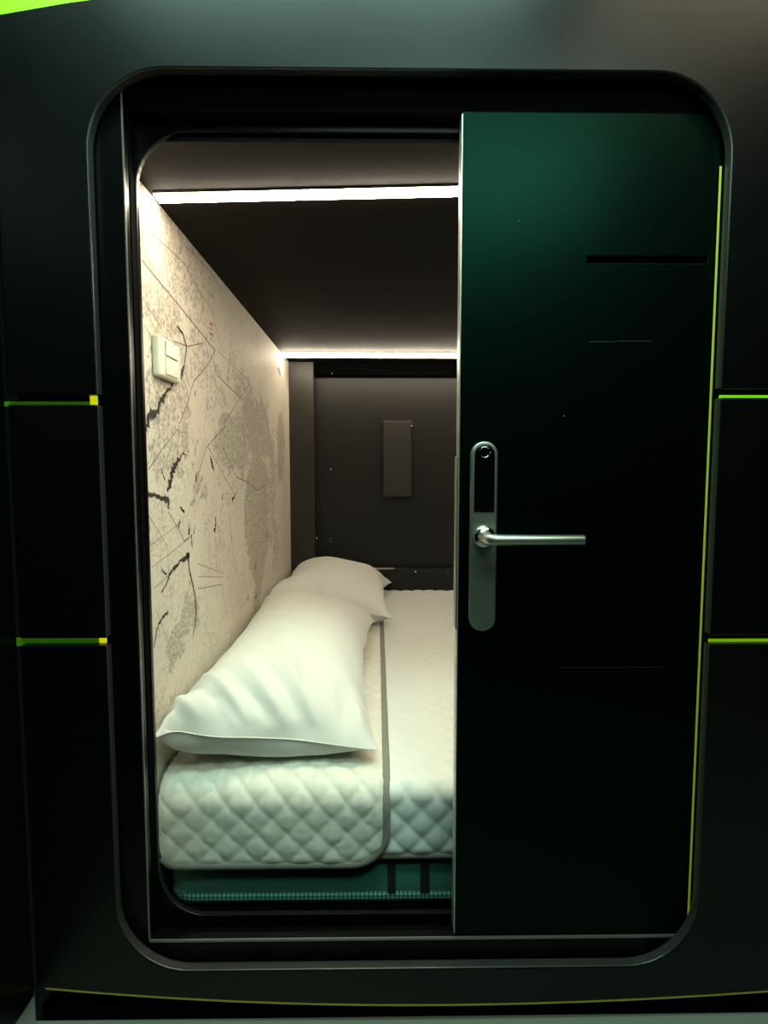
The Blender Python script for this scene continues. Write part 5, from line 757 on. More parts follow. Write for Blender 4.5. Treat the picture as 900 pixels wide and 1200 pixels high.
1074,-698,2846,1043,-699,2892,1028,-701,2938,1013,-700,2986,1009,-700,3034,1006,-700,3082,1013,-698,3130,1007,-697,3178,1006,-696,3226,1005,-695,3275,
1005,-694,3323,1005,-694,3371,1006,-694,3420,1007,-695,3467,1016,-694,3516,1014,-694,3563,1003,-694,3610,1013,-693,3659,1014,-692,3707,1016,-691,3755,
1018,-690,3804,1019,-690,3852,1019,-687,3899,1008,-687,3948,1005,-686,3996,1012,-684,4043,1003,-682,4091,1009,-679,4138,1019,-676,4186,1011,-675,4233,
1004,-672,4281,1012,-665,4298,1056,-668,4342,1076,-664,4362,1121,-640,2744,1138,-646,2771,1099,-651,2806,1065,-654,2846,1037,-656,2890,1018,-657,2937,
1007,-656,2985,1006,-656,3033,1012,-657,3082,1008,-655,3129,1017,-655,3177,1019,-654,3226,1020,-654,3274,1021,-653,3323,1021,-653,3371,1022,-652,3419,
1022,-651,3468,1021,-650,3514,1008,-651,3562,1014,-651,3610,1006,-651,3658,1003,-650,3707,1004,-650,3755,1004,-649,3804,1004,-648,3852,1005,-644,3899,
1016,-643,3947,1009,-642,3994,1015,-640,4041,1004,-638,4089,1010,-637,4138,1007,-633,4185,1019,-631,4231,1006,-628,4280,1006,-623,4305,1047,-624,4347,
1070,-620,4365,1115,-596,2745,1132,-602,2778,1098,-607,2804,1057,-610,2846,1034,-613,2889,1011,-613,2937,1005,-613,2985,1013,-613,3033,1007,-613,3081,
1004,-613,3129,1003,-613,3177,1004,-612,3226,1005,-612,3274,1006,-612,3323,1007,-612,3371,1007,-612,3419,1006,-608,3466,1020,-608,3514,1021,-608,3563,
1022,-609,3611,1020,-607,3658,1009,-608,3706,1015,-607,3755,1015,-606,3802,1009,-605,3851,1011,-602,3898,1003,-599,3945,1014,-598,3994,1017,-596,4040,
1003,-594,4088,1004,-593,4136,1007,-591,4185,1005,-588,4231,1017,-584,4278,1004,-580,4311,1038,-580,4351,1065,-576,4368,1110,-552,2748,1127,-560,2770,
1085,-563,2810,1058,-567,2843,1022,-569,2889,1006,-569,2937,1011,-569,2985,1005,-569,3033,1013,-570,3081,1015,-569,3129,1006,-569,3177,1007,-568,3225,
1005,-568,3274,1006,-568,3322,1005,-568,3371,1006,-569,3419,1014,-567,3466,1003,-567,3514,1003,-567,3562,1007,-567,3611,1006,-563,3658,1015,-564,3706,
1005,-564,3754,1006,-562,3802,1015,-561,3850,1008,-559,3898,1011,-556,3945,1003,-554,3992,1017,-552,4038,1004,-550,4087,1007,-549,4135,1010,-547,4183,
1003,-544,4228,1019,-540,4275,1008,-540,4322,1021,-537,4345,1063,-533,4370,1105,-509,2756,1124,-517,2767,1077,-520,2806,1049,-524,2842,1017,-525,2889,
1005,-525,2938,1006,-525,2986,1011,-526,3034,1005,-526,3080,1019,-526,3129,1013,-526,3177,1019,-526,3225,1018,-526,3274,1018,-526,3322,1018,-525,3370,
1018,-525,3419,1020,-523,3466,1008,-523,3514,1009,-523,3562,1003,-523,3610,1013,-521,3658,1004,-521,3705,1012,-520,3753,1004,-518,3801,1006,-517,3849,
1013,-515,3897,1004,-513,3945,1012,-511,3992,1005,-510,4039,1016,-507,4085,1003,-505,4133,1010,-503,4181,1005,-501,4230,1006,-499,4275,1023,-496,4323,
1016,-493,4346,1059,-489,4368,1102,-467,2766,1119,-474,2766,1071,-477,2803,1040,-480,2842,1012,-481,2890,1006,-481,2938,1013,-482,2985,1005,-482,3034,
1012,-482,3081,1022,-483,3128,1007,-484,3176,1006,-484,3224,1004,-484,3273,1004,-484,3322,1003,-483,3370,1004,-482,3418,1006,-480,3466,1015,-479,3514,
1006,-479,3562,1006,-479,3610,1010,-480,3658,1020,-477,3704,1008,-476,3752,1003,-475,3799,1016,-473,3846,1007,-471,3895,1003,-469,3942,1010,-468,3990,
1005,-466,4037,1019,-463,4084,1006,-461,4131,1011,-459,4180,1008,-457,4228,1006,-455,4273,1023,-452,4321,1016,-450,4353,1052,-446,4358,1100,-425,2753,
1111,-430,2765,1065,-434,2800,1032,-436,2842,1006,-437,2891,1007,-438,2938,1014,-438,2986,1004,-438,3034,1009,-438,3082,1019,-439,3128,1005,-440,3176,
1012,-440,3224,1007,-440,3273,1010,-440,3321,1007,-440,3370,1011,-439,3417,1004,-437,3466,1004,-436,3513,1014,-436,3561,1015,-435,3610,1016,-437,3658,
1011,-435,3705,1022,-432,3751,1007,-433,3799,1003,-430,3846,1016,-430,3894,1018,-426,3940,1003,-424,3988,1013,-422,4035,1018,-421,4084,1020,-418,4130,
1004,-415,4178,1004,-413,4226,1005,-411,4271,1023,-409,4319,1014,-406,4353,1049,-403,4367,1095,-383,2745,1104,-386,2766,1061,-391,2797,1024,-392,2844,
1011,-393,2892,1005,-393,2939,1014,-394,2986,1005,-394,3035,1004,-394,3081,1017,-395,3129,1009,-396,3177,1015,-396,3225,1003,-396,3273,1005,-396,3321,
1013,-396,3369,1016,-396,3418,1016,-393,3464,1005,-393,3513,1005,-393,3561,1003,-393,3610,1003,-394,3658,1003,-392,3706,1009,-390,3753,1021,-391,3801,
1017,-388,3847,1003,-386,3893,1017,-385,3942,1020,-381,3987,1003,-380,4035,1003,-377,4080,1019,-374,4128,1009,-372,4176,1011,-369,4224,1006,-367,4269,
1023,-364,4316,1013,-362,4351,1046,-359,4368,1092,-339,2742,1098,-342,2772,1060,-347,2797,1019,-348,2845,1012,-349,2892,1004,-349,2939,1014,-350,2987,
1006,-351,3035,1012,-352,3083,1003,-351,3129,1017,-353,3177,1007,-352,3225,1013,-352,3273,1004,-353,3321,1004,-354,3370,1004,-354,3418,1004,-351,3465,
1018,-351,3513,1019,-352,3561,1018,-352,3610,1018,-350,3657,1006,-349,3704,1013,-349,3752,1007,-347,3799,1019,-344,3845,1003,-343,3893,1005,-341,3939,
1021,-338,3986,1009,-337,4034,1012,-334,4082,1007,-331,4128,1022,-328,4173,1005,-325,4221,1006,-323,4267,1022,-320,4314,1012,-318,4350,1044,-315,4370,
1088,-295,2739,1092,-299,2767,1053,-303,2797,1015,-304,2844,1005,-305,2892,1012,-306,2940,1005,-306,2987,1013,-308,3035,1005,-309,3083,1009,-309,3131,
1004,-309,3179,1015,-309,3226,1004,-309,3274,1012,-309,3322,1010,-310,3370,1004,-310,3418,1012,-310,3465,1003,-309,3513,1009,-310,3561,1005,-309,3610,
1007,-307,3657,1018,-306,3703,1004,-305,3752,1003,-304,3800,1009,-303,3847,1019,-299,3892,1003,-298,3940,1010,-296,3987,1023,-293,4032,1006,-290,4080,
1004,-288,4125,1023,-284,4170,1005,-281,4218,1008,-279,4265,1022,-276,4312,1010,-276,4337,1051,-271,4372,1084,-252,2739,1088,-255,2769,1050,-259,2797,
1011,-260,2845,1004,-261,2893,1012,-262,2940,1003,-263,2989,1003,-265,3036,1015,-265,3083,1003,-266,3130,1013,-265,3178,1014,-265,3226,1003,-265,3274,
1004,-266,3322,1003,-266,3371,1004,-266,3418,1015,-267,3466,1014,-265,3514,1004,-266,3562,1011,-265,3609,1005,-263,3656,1019,-261,3702,1006,-262,3750,
1014,-262,3797,1021,-261,3844,1007,-258,3891,1017,-254,3938,1010,-252,3985,1024,-249,4029,1008,-246,4078,1003,-244,4122,1023,-240,4167,1005,-237,4215,
1013,-235,4262,1021,-232,4310,1011,-235,4325,1057,-229,4360,1089,-208,2741,1085,-213,2759,1040,-215,2798,1011,-216,2846,1005,-217,2894,1014,-219,2942,
1011,-219,2990,1005,-221,3036,1017,-221,3083,1004,-222,3131,1013,-222,3178,1005,-222,3226,1013,-223,3275,1016,-224,3323,1015,-224,3371,1018,-224,3418,
1004,-224,3466,1004,-222,3513,1017,-222,3560,1006,-221,3608,1003,-219,3655,1015,-218,3703,1015,-218,3751,1007,-218,3797,1023,-217,3841,1004,-216,3890,
1004,-213,3932,1025,-211,3979,1011,-205,4026,1008,-202,4074,1004,-199,4119,1022,-196,4165,1007,-194,4213,1007,-190,4260,1020,-188,4308,1014,-191,4322,
1061,-189,4369,1074,-165,2751,1084,-170,2758,1036,-171,2799,1010,-173,2847,1013,-174,2894,1004,-175,2943,1003,-176,2990,1013,-177,3038,1016,-179,3086,
1015,-179,3133,1003,-180,3180,1016,-179,3227,1005,-180,3275,1004,-181,3324,1003,-182,3372,1004,-181,3419,1018,-181,3467,1011,-180,3515,1005,-180,3560,
1022,-177,3606,1006,-177,3654,1004,-176,3703,1003,-174,3751,1006,-174,3796,1024,-173,3841,1006,-175,3887,1021,-171,3934,1011,-172,3977,1032,-169,4025,
1032,-160,4068,1011,-158,4116,1007,-152,4164,1014,-150,4211,1004,-146,4257,1018,-144,4306,1018,-147,4321,1064,-145,4369,1065,-121,2750,1079,-126,2757,
1032,-127,2800,1009,-129,2848,1012,-130,2896,1004,-132,2944,1011,-133,2991,1003,-134,3040,1005,-134,3087,1016,-135,3134,1003,-137,3182,1006,-136,3229,
1017,-137,3276,1006,-138,3325,1011,-138,3372,1003,-138,3418,1017,-137,3465,1004,-137,3513,1014,-139,3560,1006,-135,3607,1017,-132,3653,1004,-134,3700,
1016,-132,3748,1016,-133,3796,1008,-133,3841,1025,-135,3884,1003,-131,3926,1027,-130,3974,1020,-129,4022,1014,-119,4068,1027,-117,4116,1024,-109,4160,
1008,-105,4208,1004,-102,4255,1016,-100,4303,1023,-104,4320,1068,-102,4367,1058,-81,2735,1071,-82,2755,1027,-83,2801,1013,-85,2850,1012,-86,2898,1005,
-88,2945,1015,-89,2992,1005,-90,3041,1005,-90,3088,1016,-91,3135,1007,-93,3184,1011,-94,3232,1004,-94,3278,1019,-94,3325,1011,-96,3374,1016,-96,3420,
1004,-94,3468,1014,-94,3515,1003,-96,3561,1018,-93,3607,1003,-91,3652,1019,-92,3698,1004,-90,3747,1003,-93,3789,1026,-95,3832,1004,-91,3880,1003,-92,
3928,1006,-86,3974,1023,-86,4018,1006,-80,4066,1008,-76,4114,1009,-68,4159,1026,-64,4206,1018,-59,4254,1011,-56,4299,1028,-60,4320,1072,-58,4365,1054,
-38,2726,1066,-38,2756,1027,-39,2803,1016,-40,2851,1009,-43,2899,1014,-46,2946,1004,-45,2993,1014,-46,3041,1005,-46,3089,1012,-47,3137,1014,-49,3185,
1011,-50,3233,1004,-52,3282,1006,-53,3326,1026,-52,3372,1013,-51,3419,1003,-51,3468,1005,-50,3516,1006,-53,3560,1025,-49,3605,1006,-49,3653,1005,-53,
3697,1025,-59,3745,1034,-51,3787,1012,-51,3835,1008,-55,3879,1029,-48,3922,1008,-46,3970,1006,-42,4018,1003,-40,4060,1026,-32,4106,1010,-25,4153,1019,
-20,4201,1013,-15,4248,1019,-13,4294,1035,-16,4320,1076,-14,4362,1052,5,2719,1060,6,2758,1031,5,2805,1023,3,2854,1017,1,2902,1016,-8,2949,1026,-2,2993,
1008,-2,3041,1007,-2,3090,1008,-4,3138,1009,-5,3187,1011,-8,3235,1016,-13,3282,1025,-10,3330,1018,-15,3376,1035,-12,3422,1022,-24,3465,1039,-11,3510,
1025,-9,3558,1022,-6,3606,1017,-7,3655,1017,-10,3703,1021,-17,3744,1046,-25,3791,1047,-33,3839,1048,-11,3879,1032,-11,3927,1031,-26,3972,1046,-4,4006,
1019,3,4054,1016,9,4101,1025,18,4148,1015,23,4195,1022,27,4243,1028,30,4289,1042,27,4319,1080,30,4359,1052,49,2715,1056,49,2760,1039,47,2809,1036,44,
2857,1034,36,2904,1042,30,2952,1046,33,2999,1035,15,3042,1048,23,3090,1044,27,3138,1041,29,3186,1039,24,3234,1046,29,3282,1041,26,3330,1044,29,3378,
1040,26,3426,1043,9,3465,1068,20,3511,1056,19,3559,1056,24,3607,1049,28,3655,1044,28,3703,1043,27,3752,1045,18,3799,1054,-2,3834,1079,10,3880,1071,-10,
3924,1075,15,3956,1050,33,4001,1041,37,4049,1044,51,4094,1034,56,4142,1039,64,4189,1036,70,4237,1040,73,4284,1050,71,4319,1084,74,4356,1053,93,2715,
1058,90,2764,1057,86,2812,1055,83,2860,1054,79,2908,1054,73,2956,1056,65,3003,1064,51,3049,1072,33,3092,1087,40,3139,1083,46,3187,1080,59,3234,1073,62,
3282,1069,62,3330,1069,60,3379,1071,58,3427,1074,50,3474,1082,35,3517,1098,53,3560,1085,52,3608,1083,41,3656,1086,53,3702,1079,54,3751,1080,45,3797,
1088,37,3844,1096,1,3873,1114,27,3907,1091,44,3952,1084,62,3996,1074,74,4042,1068,86,4088,1061,95,4136,1057,104,4183,1055,111,4231,1055,116,4279,1061,
114,4318,1089,118,4353,1056,]

# ------------------------------------------------------------------ map mural on the left wall
def mural_material():
    m = bpy.data.materials.new('city map print'); m.use_nodes = True
    nt = m.node_tree; N = nt.nodes; L = nt.links; b = N['Principled BSDF']
    b.inputs['Roughness'].default_value = .62; b.inputs['Specular IOR Level'].default_value = .3
    tc = N.new('ShaderNodeTexCoord')
    def math_(op, a, c=None, clamp=False):
        n = N.new('ShaderNodeMath'); n.operation = op; n.use_clamp = clamp
        for i, v in enumerate((a, c)):
            if v is None: continue
            if isinstance(v, (int, float)): n.inputs[i].default_value = v
            else: L.new(v, n.inputs[i])
        return n.outputs[0]
    def rng(v, a, c, lo=0, hi=1):
        n = N.new('ShaderNodeMapRange'); n.inputs[1].default_value = a; n.inputs[2].default_value = c; n.inputs[3].default_value = lo; n.inputs[4].default_value = hi
        L.new(v, n.inputs[0]); return n.outputs[0]
    def vmath(op, a, c):
        n = N.new('ShaderNodeVectorMath'); n.operation = op; L.new(a, n.inputs[0])
        if isinstance(c, (tuple, list)): n.inputs[1].default_value = c
        else: L.new(c, n.inputs[1])
        return n
    def noise_(scale, det=4, vec=None, rough=.5):
        n = N.new('ShaderNodeTexNoise'); n.inputs['Scale'].default_value = scale; n.inputs['Detail'].default_value = det; n.inputs['Roughness'].default_value = rough
        L.new(vec or P, n.inputs['Vector']); return n
    P = tc.outputs['Object']
    wob = noise_(9, 5)
    wob2 = noise_(3.2, 3)
    w2 = vmath('SUBTRACT', wob.outputs['Color'], (.5, .5, .5)); w3 = vmath('MULTIPLY', w2.outputs[0], (.0, .26, .26))
    w4 = vmath('MULTIPLY', vmath('SUBTRACT', wob2.outputs['Color'], (.5, .5, .5)).outputs[0], (.0, .4, .3))
    Q = vmath('ADD', vmath('ADD', P, w3.outputs[0]).outputs[0], w4.outputs[0]).outputs[0]
    def ell(px, py, rd, rz, amp=1):
        D, z = on_wall(px, py)
        s = vmath('SUBTRACT', Q, (0, D - .85, z + EYE)); s = vmath('MULTIPLY', s.outputs[0], (0, 1 / rd, 1 / rz))
        n = N.new('ShaderNodeVectorMath'); n.operation = 'LENGTH'; L.new(s.outputs[0], n.inputs[0])
        return rng(n.outputs['Value'], 1.05, .75, 0, amp)
    acc = None
    for e in ((305, 500, .30, .12, 1), (303, 610, .22, .26, 1), (275, 530, .16, .12, .8), (190, 520, .10, .10, .7), (225, 520, .08, .06, .8), (215, 350, .22, .16, .38), (205, 440, .17, .12, .5), (250, 450, .2, .09, .45),
              (212, 750, .13, .06, .9), (235, 575, .06, .04, .7), (185, 280, .12, .16, .75), (178, 350, .09, .2, .7), (330, 520, .12, .14, .9), (285, 450, .2, .07, .5), (205, 790, .1, .05, .8), (200, 470, .2, .12, .62), (185, 300, .14, .2, .48), (222, 320, .3, .1, .36), (320, 600, .1, .3, .55), (180, 620, .1, .06, .3)):
        k = ell(*e); acc = k if acc is None else math_('MAXIMUM', acc, k)
    fine = noise_(70, 5, rough=.65).outputs['Fac']
    mid = noise_(26, 4).outputs['Fac']
    speck = rng(math_('ADD', math_('MULTIPLY', fine, .6), math_('MULTIPLY', mid, .4)), .42, .56)
    def vor(scale, vec=None, feat='DISTANCE_TO_EDGE', rnd=1.0):
        n = N.new('ShaderNodeTexVoronoi'); n.feature = feat; n.inputs['Scale'].default_value = scale; n.inputs['Randomness'].default_value = rnd
        L.new(vec or P, n.inputs['Vector']); return n.outputs['Distance']
    mp = N.new('ShaderNodeMapping'); mp.inputs['Rotation'].default_value = (.55, 0, 0); L.new(Q, mp.inputs['Vector'])
    mp2 = N.new('ShaderNodeMapping'); mp2.inputs['Rotation'].default_value = (.9, 0, 0); mp2.inputs['Scale'].default_value = (1, 1, 2.2); L.new(P, mp2.inputs['Vector'])
    big = rng(vor(11, mp.outputs[0], rnd=.8), .0, .022, 1, 0)
    sm = rng(vor(44, mp2.outputs[0], rnd=.55), .0, .10, 1, 0)
    blocks = rng(vor(72, P, rnd=.9), .02, .11, .22, 1)
    coarse = rng(vor(24, mp.outputs[0], rnd=.85), .008, .03, .45, 1)
    edge_ = math_('ADD', acc, math_('ADD', math_('MULTIPLY', math_('SUBTRACT', fine, .5), 2.6), math_('MULTIPLY', math_('SUBTRACT', mid, .5), 1.1)))
    zone = rng(edge_, .42, .56)
    dens = math_('MULTIPLY', zone, math_('MULTIPLY', rng(fine, .30, .62, .62, 1.0), math_('MULTIPLY', blocks, coarse)))
    ink = math_('MAXIMUM', math_('MULTIPLY', dens, .66), math_('MULTIPLY', big, .45))
    ink = math_('MAXIMUM', ink, math_('MULTIPLY', sm, math_('MULTIPLY', rng(noise_(5, 2).outputs['Fac'], .42, .6), .22)))
    dots = math_('MULTIPLY', rng(noise_(150, 2).outputs['Fac'], .62, .70), rng(mid, .5, .62))
    ink = math_('MAXIMUM', ink, math_('MULTIPLY', dots, .5))
    mix = N.new('ShaderNodeMix'); mix.data_type = 'RGBA'
    mix.inputs[6].default_value = (.72, .655, .545, 1); mix.inputs[7].default_value = (.15, .125, .10, 1)
    L.new(ink, mix.inputs[0]); L.new(mix.outputs[2], b.inputs['Base Color'])
    return m
def build_mural():
    V, F, MI = [], [], []
    X0 = -.4160; d0, d1, z0, z1 = SH1 + .002, DF - .001, -.64, ZC - .0005
    for x in (XW, X0):
        V += [W(x, d0, z0), W(x, d1, z0), W(x, d1, z1), W(x, d0, z1)]
    for f in ((3, 2, 1, 0), (4, 5, 6, 7), (0, 1, 5, 4), (1, 2, 6, 5), (2, 3, 7, 6), (3, 0, 4, 7)):
        F.append(f); MI.append(0)
    rnd = random.Random(11)
    def ribbon(px, w, mi, jag=.0, x=-.4152, sub=6):
        pts = [Vector(on_wall(a, b)) for a, b in px]
        P, Wd = [], []
        ws = w if isinstance(w, (list, tuple)) else [w] * len(pts)
        for i in range(len(pts) - 1):
            for q in range(sub):
                t = q / sub; P.append(pts[i].lerp(pts[i + 1], t)); Wd.append(ws[i] * (1 - t) + ws[i + 1] * t)
        P.append(pts[-1]); Wd.append(ws[-1])
        base = None
        for i, (p, ww) in enumerate(zip(P, Wd)):
            t = P[min(i + 1, len(P) - 1)] - P[max(i - 1, 0)]
            n = Vector((-t.y, t.x)).normalized()
            c = p + n * rnd.uniform(-1, 1) * jag * ww * .6
            a = ww * .5 * (1 + rnd.uniform(-jag, jag)); e = ww * .5 * (1 + rnd.uniform(-jag, jag))
            k = len(V); V.append(W(x, *(c + n * a))); V.append(W(x, *(c - n * e)))
            if base is not None: F.append((base, base + 1, k + 1, k)); MI.append(mi)
            base = k
    mm = .001
    # pale strips of the airfield
    ribbon([(242, 512), (226, 562), (208, 602)], [24 * mm, 24 * mm, 26 * mm], 3, .15, -.4156)
    ribbon([(243, 553), (217, 626)], [14 * mm, 15 * mm], 3, .15, -.4156)
    Wt = [([(170, 502), (175, 484), (185, 481), (191, 466), (196, 458), (203, 449)], [10, 13, 9, 8, 5, 6], .7), ([(207, 382), (214, 391), (218.5, 407), (216, 428), (213, 436), (212, 444)], [4, 4.5, 4, 4, 9, 6], .2),
          ([(219, 534), (214, 531), (210, 537), (204, 547), (200, 560), (196, 576)], [2, 3, 6, 9, 15, 5], .7), ([(189, 551), (193, 563)], [2, 4], .4), ([(173, 579), (182, 581), (192, 584), (197, 588), (198, 598)], [5, 6, 8, 11, 2], .6),
          ([(246, 533), (248, 542), (251, 552)], [2, 10, 3], .5), ([(222, 650), (212, 656), (204, 666), (199, 672), (195, 685), (189, 695)], [8, 6, 5, 4, 3, 2], .6),
          ([(220, 650), (222, 670), (225, 682), (229, 700), (230, 717), (229, 732), (226, 744)], [6, 4, 4, 3.5, 4, 2.5, 2], .4), ([(197, 717), (189, 725), (184, 737), (180, 759)], [5, 4.5, 3, 2], .6),
          ([(252, 606), (253, 614), (251, 624)], [4, 6, 11], .5), ([(211, 594), (216, 601)], [3, 6], .4), ([(211, 609), (209, 618)], [3, 5], .4), ([(222, 614), (221, 627)], [3, 8], .6), ([(224, 626), (225, 642)], [3, 2], .3), ([(228, 616), (227, 626)], [2, 4], .5),
          ([(276, 578), (272, 587)], [3, 9], .4), ([(300, 659), (299, 668)], [3, 9], .4), ([(323, 544), (322, 548)], [6, 4], .4), ([(318, 553), (318, 557)], [6, 4], .4), ([(230, 553), (229, 565)], [3, 5], .4), ([(261, 578), (260, 586)], [3, 4], .4), ([(314, 620), (313, 632)], [4, 7], .5),
          ([(291, 698), (290, 704)], [4, 7], .4), ([(301, 697), (299, 701)], [5, 6], .4), ([(228, 458), (229, 464)], [3, 5], .4), ([(189, 668), (195, 673)], [2, 3], .4), ([(262, 465), (263, 475)], [2, 5], .5)]
    for p, w, j in Wt: ribbon(p, [a * mm * 1.35 for a in w], 1, j)
    Rd = [([(166, 305), (209, 357), (252, 411)], 4.2), ([(252, 411), (242, 430), (227, 447), (220, 472), (210, 497)], 3.6), ([(247, 415), (255, 440), (280, 465)], 3.6), ([(292, 450), (262, 497)], 3), ([(264, 500), (250, 515), (242, 524), (237, 540), (230, 563)], 3.2),
          ([(209, 502), (190, 526), (174, 550)], 2.5), ([(260, 522), (277, 559), (290, 565), (302, 575), (312, 567)], 3.2), ([(169, 264), (217, 310), (239, 352), (235, 375)], 2.4), ([(170, 355), (190, 385)], 2.4), ([(197, 600), (209, 620), (216, 634), (225, 627)], 2.6), ([(232, 690), (260, 685), (266, 725)], 2),
          ([(244, 524), (272, 575)], 2.6), ([(204, 400), (220, 406), (237, 402)], 2.8), ([(226, 330), (248, 362), (262, 420)], 1.8), ([(255, 411), (290, 445), (300, 470)], 1.8), ([(172, 600), (196, 640), (200, 700)], 1.4), ([(175, 640), (215, 610)], 1.3), ([(178, 665), (220, 632)], 1.3), ([(180, 690), (205, 668)], 1.3), ([(183, 715), (200, 760)], 1.4),
          ([(231, 660), (262, 672)], 1.4), ([(232, 676), (262, 676)], 1.4), ([(252, 625), (254, 680)], 1.3), ([(245, 625), (246, 680)], 1.3), ([(268, 600), (273, 650), (283, 690)], 2), ([(283, 500), (296, 560)], 1.8), ([(220, 290), (246, 318), (262, 345)], 1.6), ([(168, 380), (184, 402), (196, 470)], 1.8), ([(160, 560), (176, 540), (190, 470)], 1.6)]
    for p, w in Rd: ribbon(p, w * mm, 2, .1, -.4154)
    for k in range(4):
        ribbon([(245.5 + (k % 2), 378 + k * 6), (249 - (k % 2), 381 + k * 6)], 6 * mm, 4, .5)
    for k in range(3):
        ribbon([(325 + k, 431 + k * 3), (328 + k * .6, 434 + k * 3)], 9 * mm, 5, .5)
    me = mesh('wall_mural', V, F)
    for q in (mural_material(), MT['water'], MT['road'], MT['paper'], MT['red'], MT['purple']): me.materials.append(q)
    for p, i in zip(me.polygons, MI): p.material_index = i
    return link('wall_mural', me, None, label='black and cream city street map printed over the left wall of the pod', cat='wall mural')
build_mural()

# ------------------------------------------------------------------ switch on the mural
Da, za = on_wall(177, 391); Db, _ = on_wall(202.5, 398); _, zb = on_wall(177, 439)
XS = -.4150
swt = empty('wall_switch', W(XS, (Da + Db) / 2, (za + zb) / 2), label='cream switch plate fixed on the map mural near the doorway', cat='switch')
bevel(box('plate', XS - .001, XS + .013, Da, Db, zb, za, 'white', swt), .005, 3)
m1 = Da + .030; m2 = Db - .018; zm = za - .034
bevel(box('rocker', XS + .010, XS + .0165, m1, m2, zm + .001, za - .006, 'whiteb', swt), .002)
bevel(box('rocker', XS + .010, XS + .0155, m1, m2, zb + .007, zm - .001, 'whiteb', swt), .002)

# ------------------------------------------------------------------ bed
MB, MTOP, MF = -.838, -.600, 1.030
def tape_material():
    m = mat('zigzag lace tape', (.2, .45, .36), .8); nt = m.node_tree
    tc = nt.nodes.new('ShaderNodeTexCoord'); mp = nt.nodes.new('ShaderNodeMapping'); mp.inputs['Rotation'].default_value = (0, PI / 4, 0)
    ck = nt.nodes.new('ShaderNodeTexChecker'); ck.inputs['Scale'].default_value = 170; ck.inputs['Color1'].default_value = (.10, .28, .22, 1); ck.inputs['Color2'].default_value = (.012, .06, .045, 1)
    nt.links.new(tc.outputs['Object'], mp.inputs['Vector']); nt.links.new(mp.outputs[0], ck.inputs['Vector']); nt.links.new(ck.outputs['Color'], nt.nodes['Principled BSDF'].inputs['Base Color'])
    return m
mt = empty('mattress', W(.5, 1.8, MB), label='thick green mattress with black straps filling the pod behind the sill', cat='mattress')
def plan(x0, x1, d0, d1, r):
    return [(x, d) for x, d in rrect(x0, x1, d0, d1, r)]
def vbody(name, x0, x1, d0, d1, r, levels, m, parent):          # stacked plan outlines: (height, inset)
    bm = bmesh.new(); R = []
    for z, ins in levels:
        R.append([bm.verts.new(W(x, d, z)) for x, d in plan(x0 + ins, x1 - ins, d0 + ins, d1 - ins, max(r - ins, .005))])
    n = len(R[0])
    for A, B in zip(R, R[1:]):
        for i in range(n): bm.faces.new((A[i], A[(i + 1) % n], B[(i + 1) % n], B[i]))
    bm.faces.new(R[0][::-1]); bm.faces.new(R[-1])
    return link(name, frombm(name, bm), m, parent, smooth=True)
vbody('body', -.409, 1.50, MF, 2.715, .055, [(MB, .02), (MB + .006, .006), (MB + .02, .001), (-.78, 0), (-.72, -.001), (MTOP - .03, 0), (MTOP - .012, .006), (MTOP, .03)], 'mattress', mt)
vbody('border_tape', -.4105, 1.5015, MF - .0025, 2.7165, .056, [(-.8345, .0022), (-.8342, 0), (-.8145, 0), (-.814, .0022)], tape_material(), mt)
for px0, px1 in ((454.5, 463.5), (492.5, 503)):
    xa = ray(px0, 1030).x * MF; xb = ray(px1, 1030).x * MF
    box('strap', xa, xb, MF - .0045, MF + .002, -.814, -.68, 'strap', mt, .001)

def cloth_path(front, top, r, far, low):
    # length of: top run, fold, hang
    la = far - (front + r); lb = r * PI / 2; lc = (top - r) - low
    def f(v):
        if v < la: return far - v, top, 0., 1.
        if v < la + lb:
            a = (v - la) / r
            return front + r - r * math.sin(a), top - r + r * math.cos(a), -math.sin(a), math.cos(a)
        return front, top - r - (v - la - lb), -1., 0.
    return f, la + lb + lc
def quilted(name, xs, front, top, r, far, low, m, puff, cr_l, cr_r, wob, label, cat, P=.0565, seed=0, vstep=.005):
    f, Lt = cloth_path(front, top, r, far, low)
    x0, x1 = xs[0], xs[-1]; nv = int(Lt / vstep); flat = lambda d: min(1, max(0, (d - .004) / .012))
    def vend(x):
        e = 0
        if x > x1 - cr_r and cr_r: e = cr_r - math.sqrt(max(0, cr_r ** 2 - (x - (x1 - cr_r)) ** 2))
        if x < x0 + cr_l and cr_l: e = max(e, cr_l - math.sqrt(max(0, cr_l ** 2 - ((x0 + cr_l) - x) ** 2)))
        return Lt - e
    V = []
    def pos(x, v, h):
        D, z, nd, nz = f(v); return W(x, D + nd * h, z + nz * h)
    for x in xs:
        ve = vend(x)
        for j in range(nv + 1):
            v = ve * j / nv
            a = abs(math.sin(PI * (x + v - Lt + .01) / P)); b = abs(math.sin(PI * (x - v + Lt - .01) / P))
            n1 = noise.noise(Vector((x * 10 + seed, v * 6, .3))); n2 = noise.noise(Vector((x * 105 + seed, v * 14, 1.7))); n3 = noise.noise(Vector((x * 30, v * 90 + seed, 4)))
            h = puff * (a * b) ** .27 * (1 + .25 * n1) + wob * (n2 * .8 + n3 * .5) * (a * b) ** .5 + .002 * n1
            h *= .15 + .85 * min(flat(x1 - x), flat(ve - v))
            V.append(pos(x, v, h))
    F = []; n = nv + 1
    for i in range(len(xs) - 1):
        for j in range(nv):
            F.append((i * n + j, (i + 1) * n + j, (i + 1) * n + j + 1, i * n + j + 1))
    root = link(name, mesh(name, V, F), m, None, smooth=True, label=label, cat=cat)
    so = root.modifiers.new('thick', 'SOLIDIFY'); so.thickness = .003; so.offset = -1
    return root, pos, vend, Lt
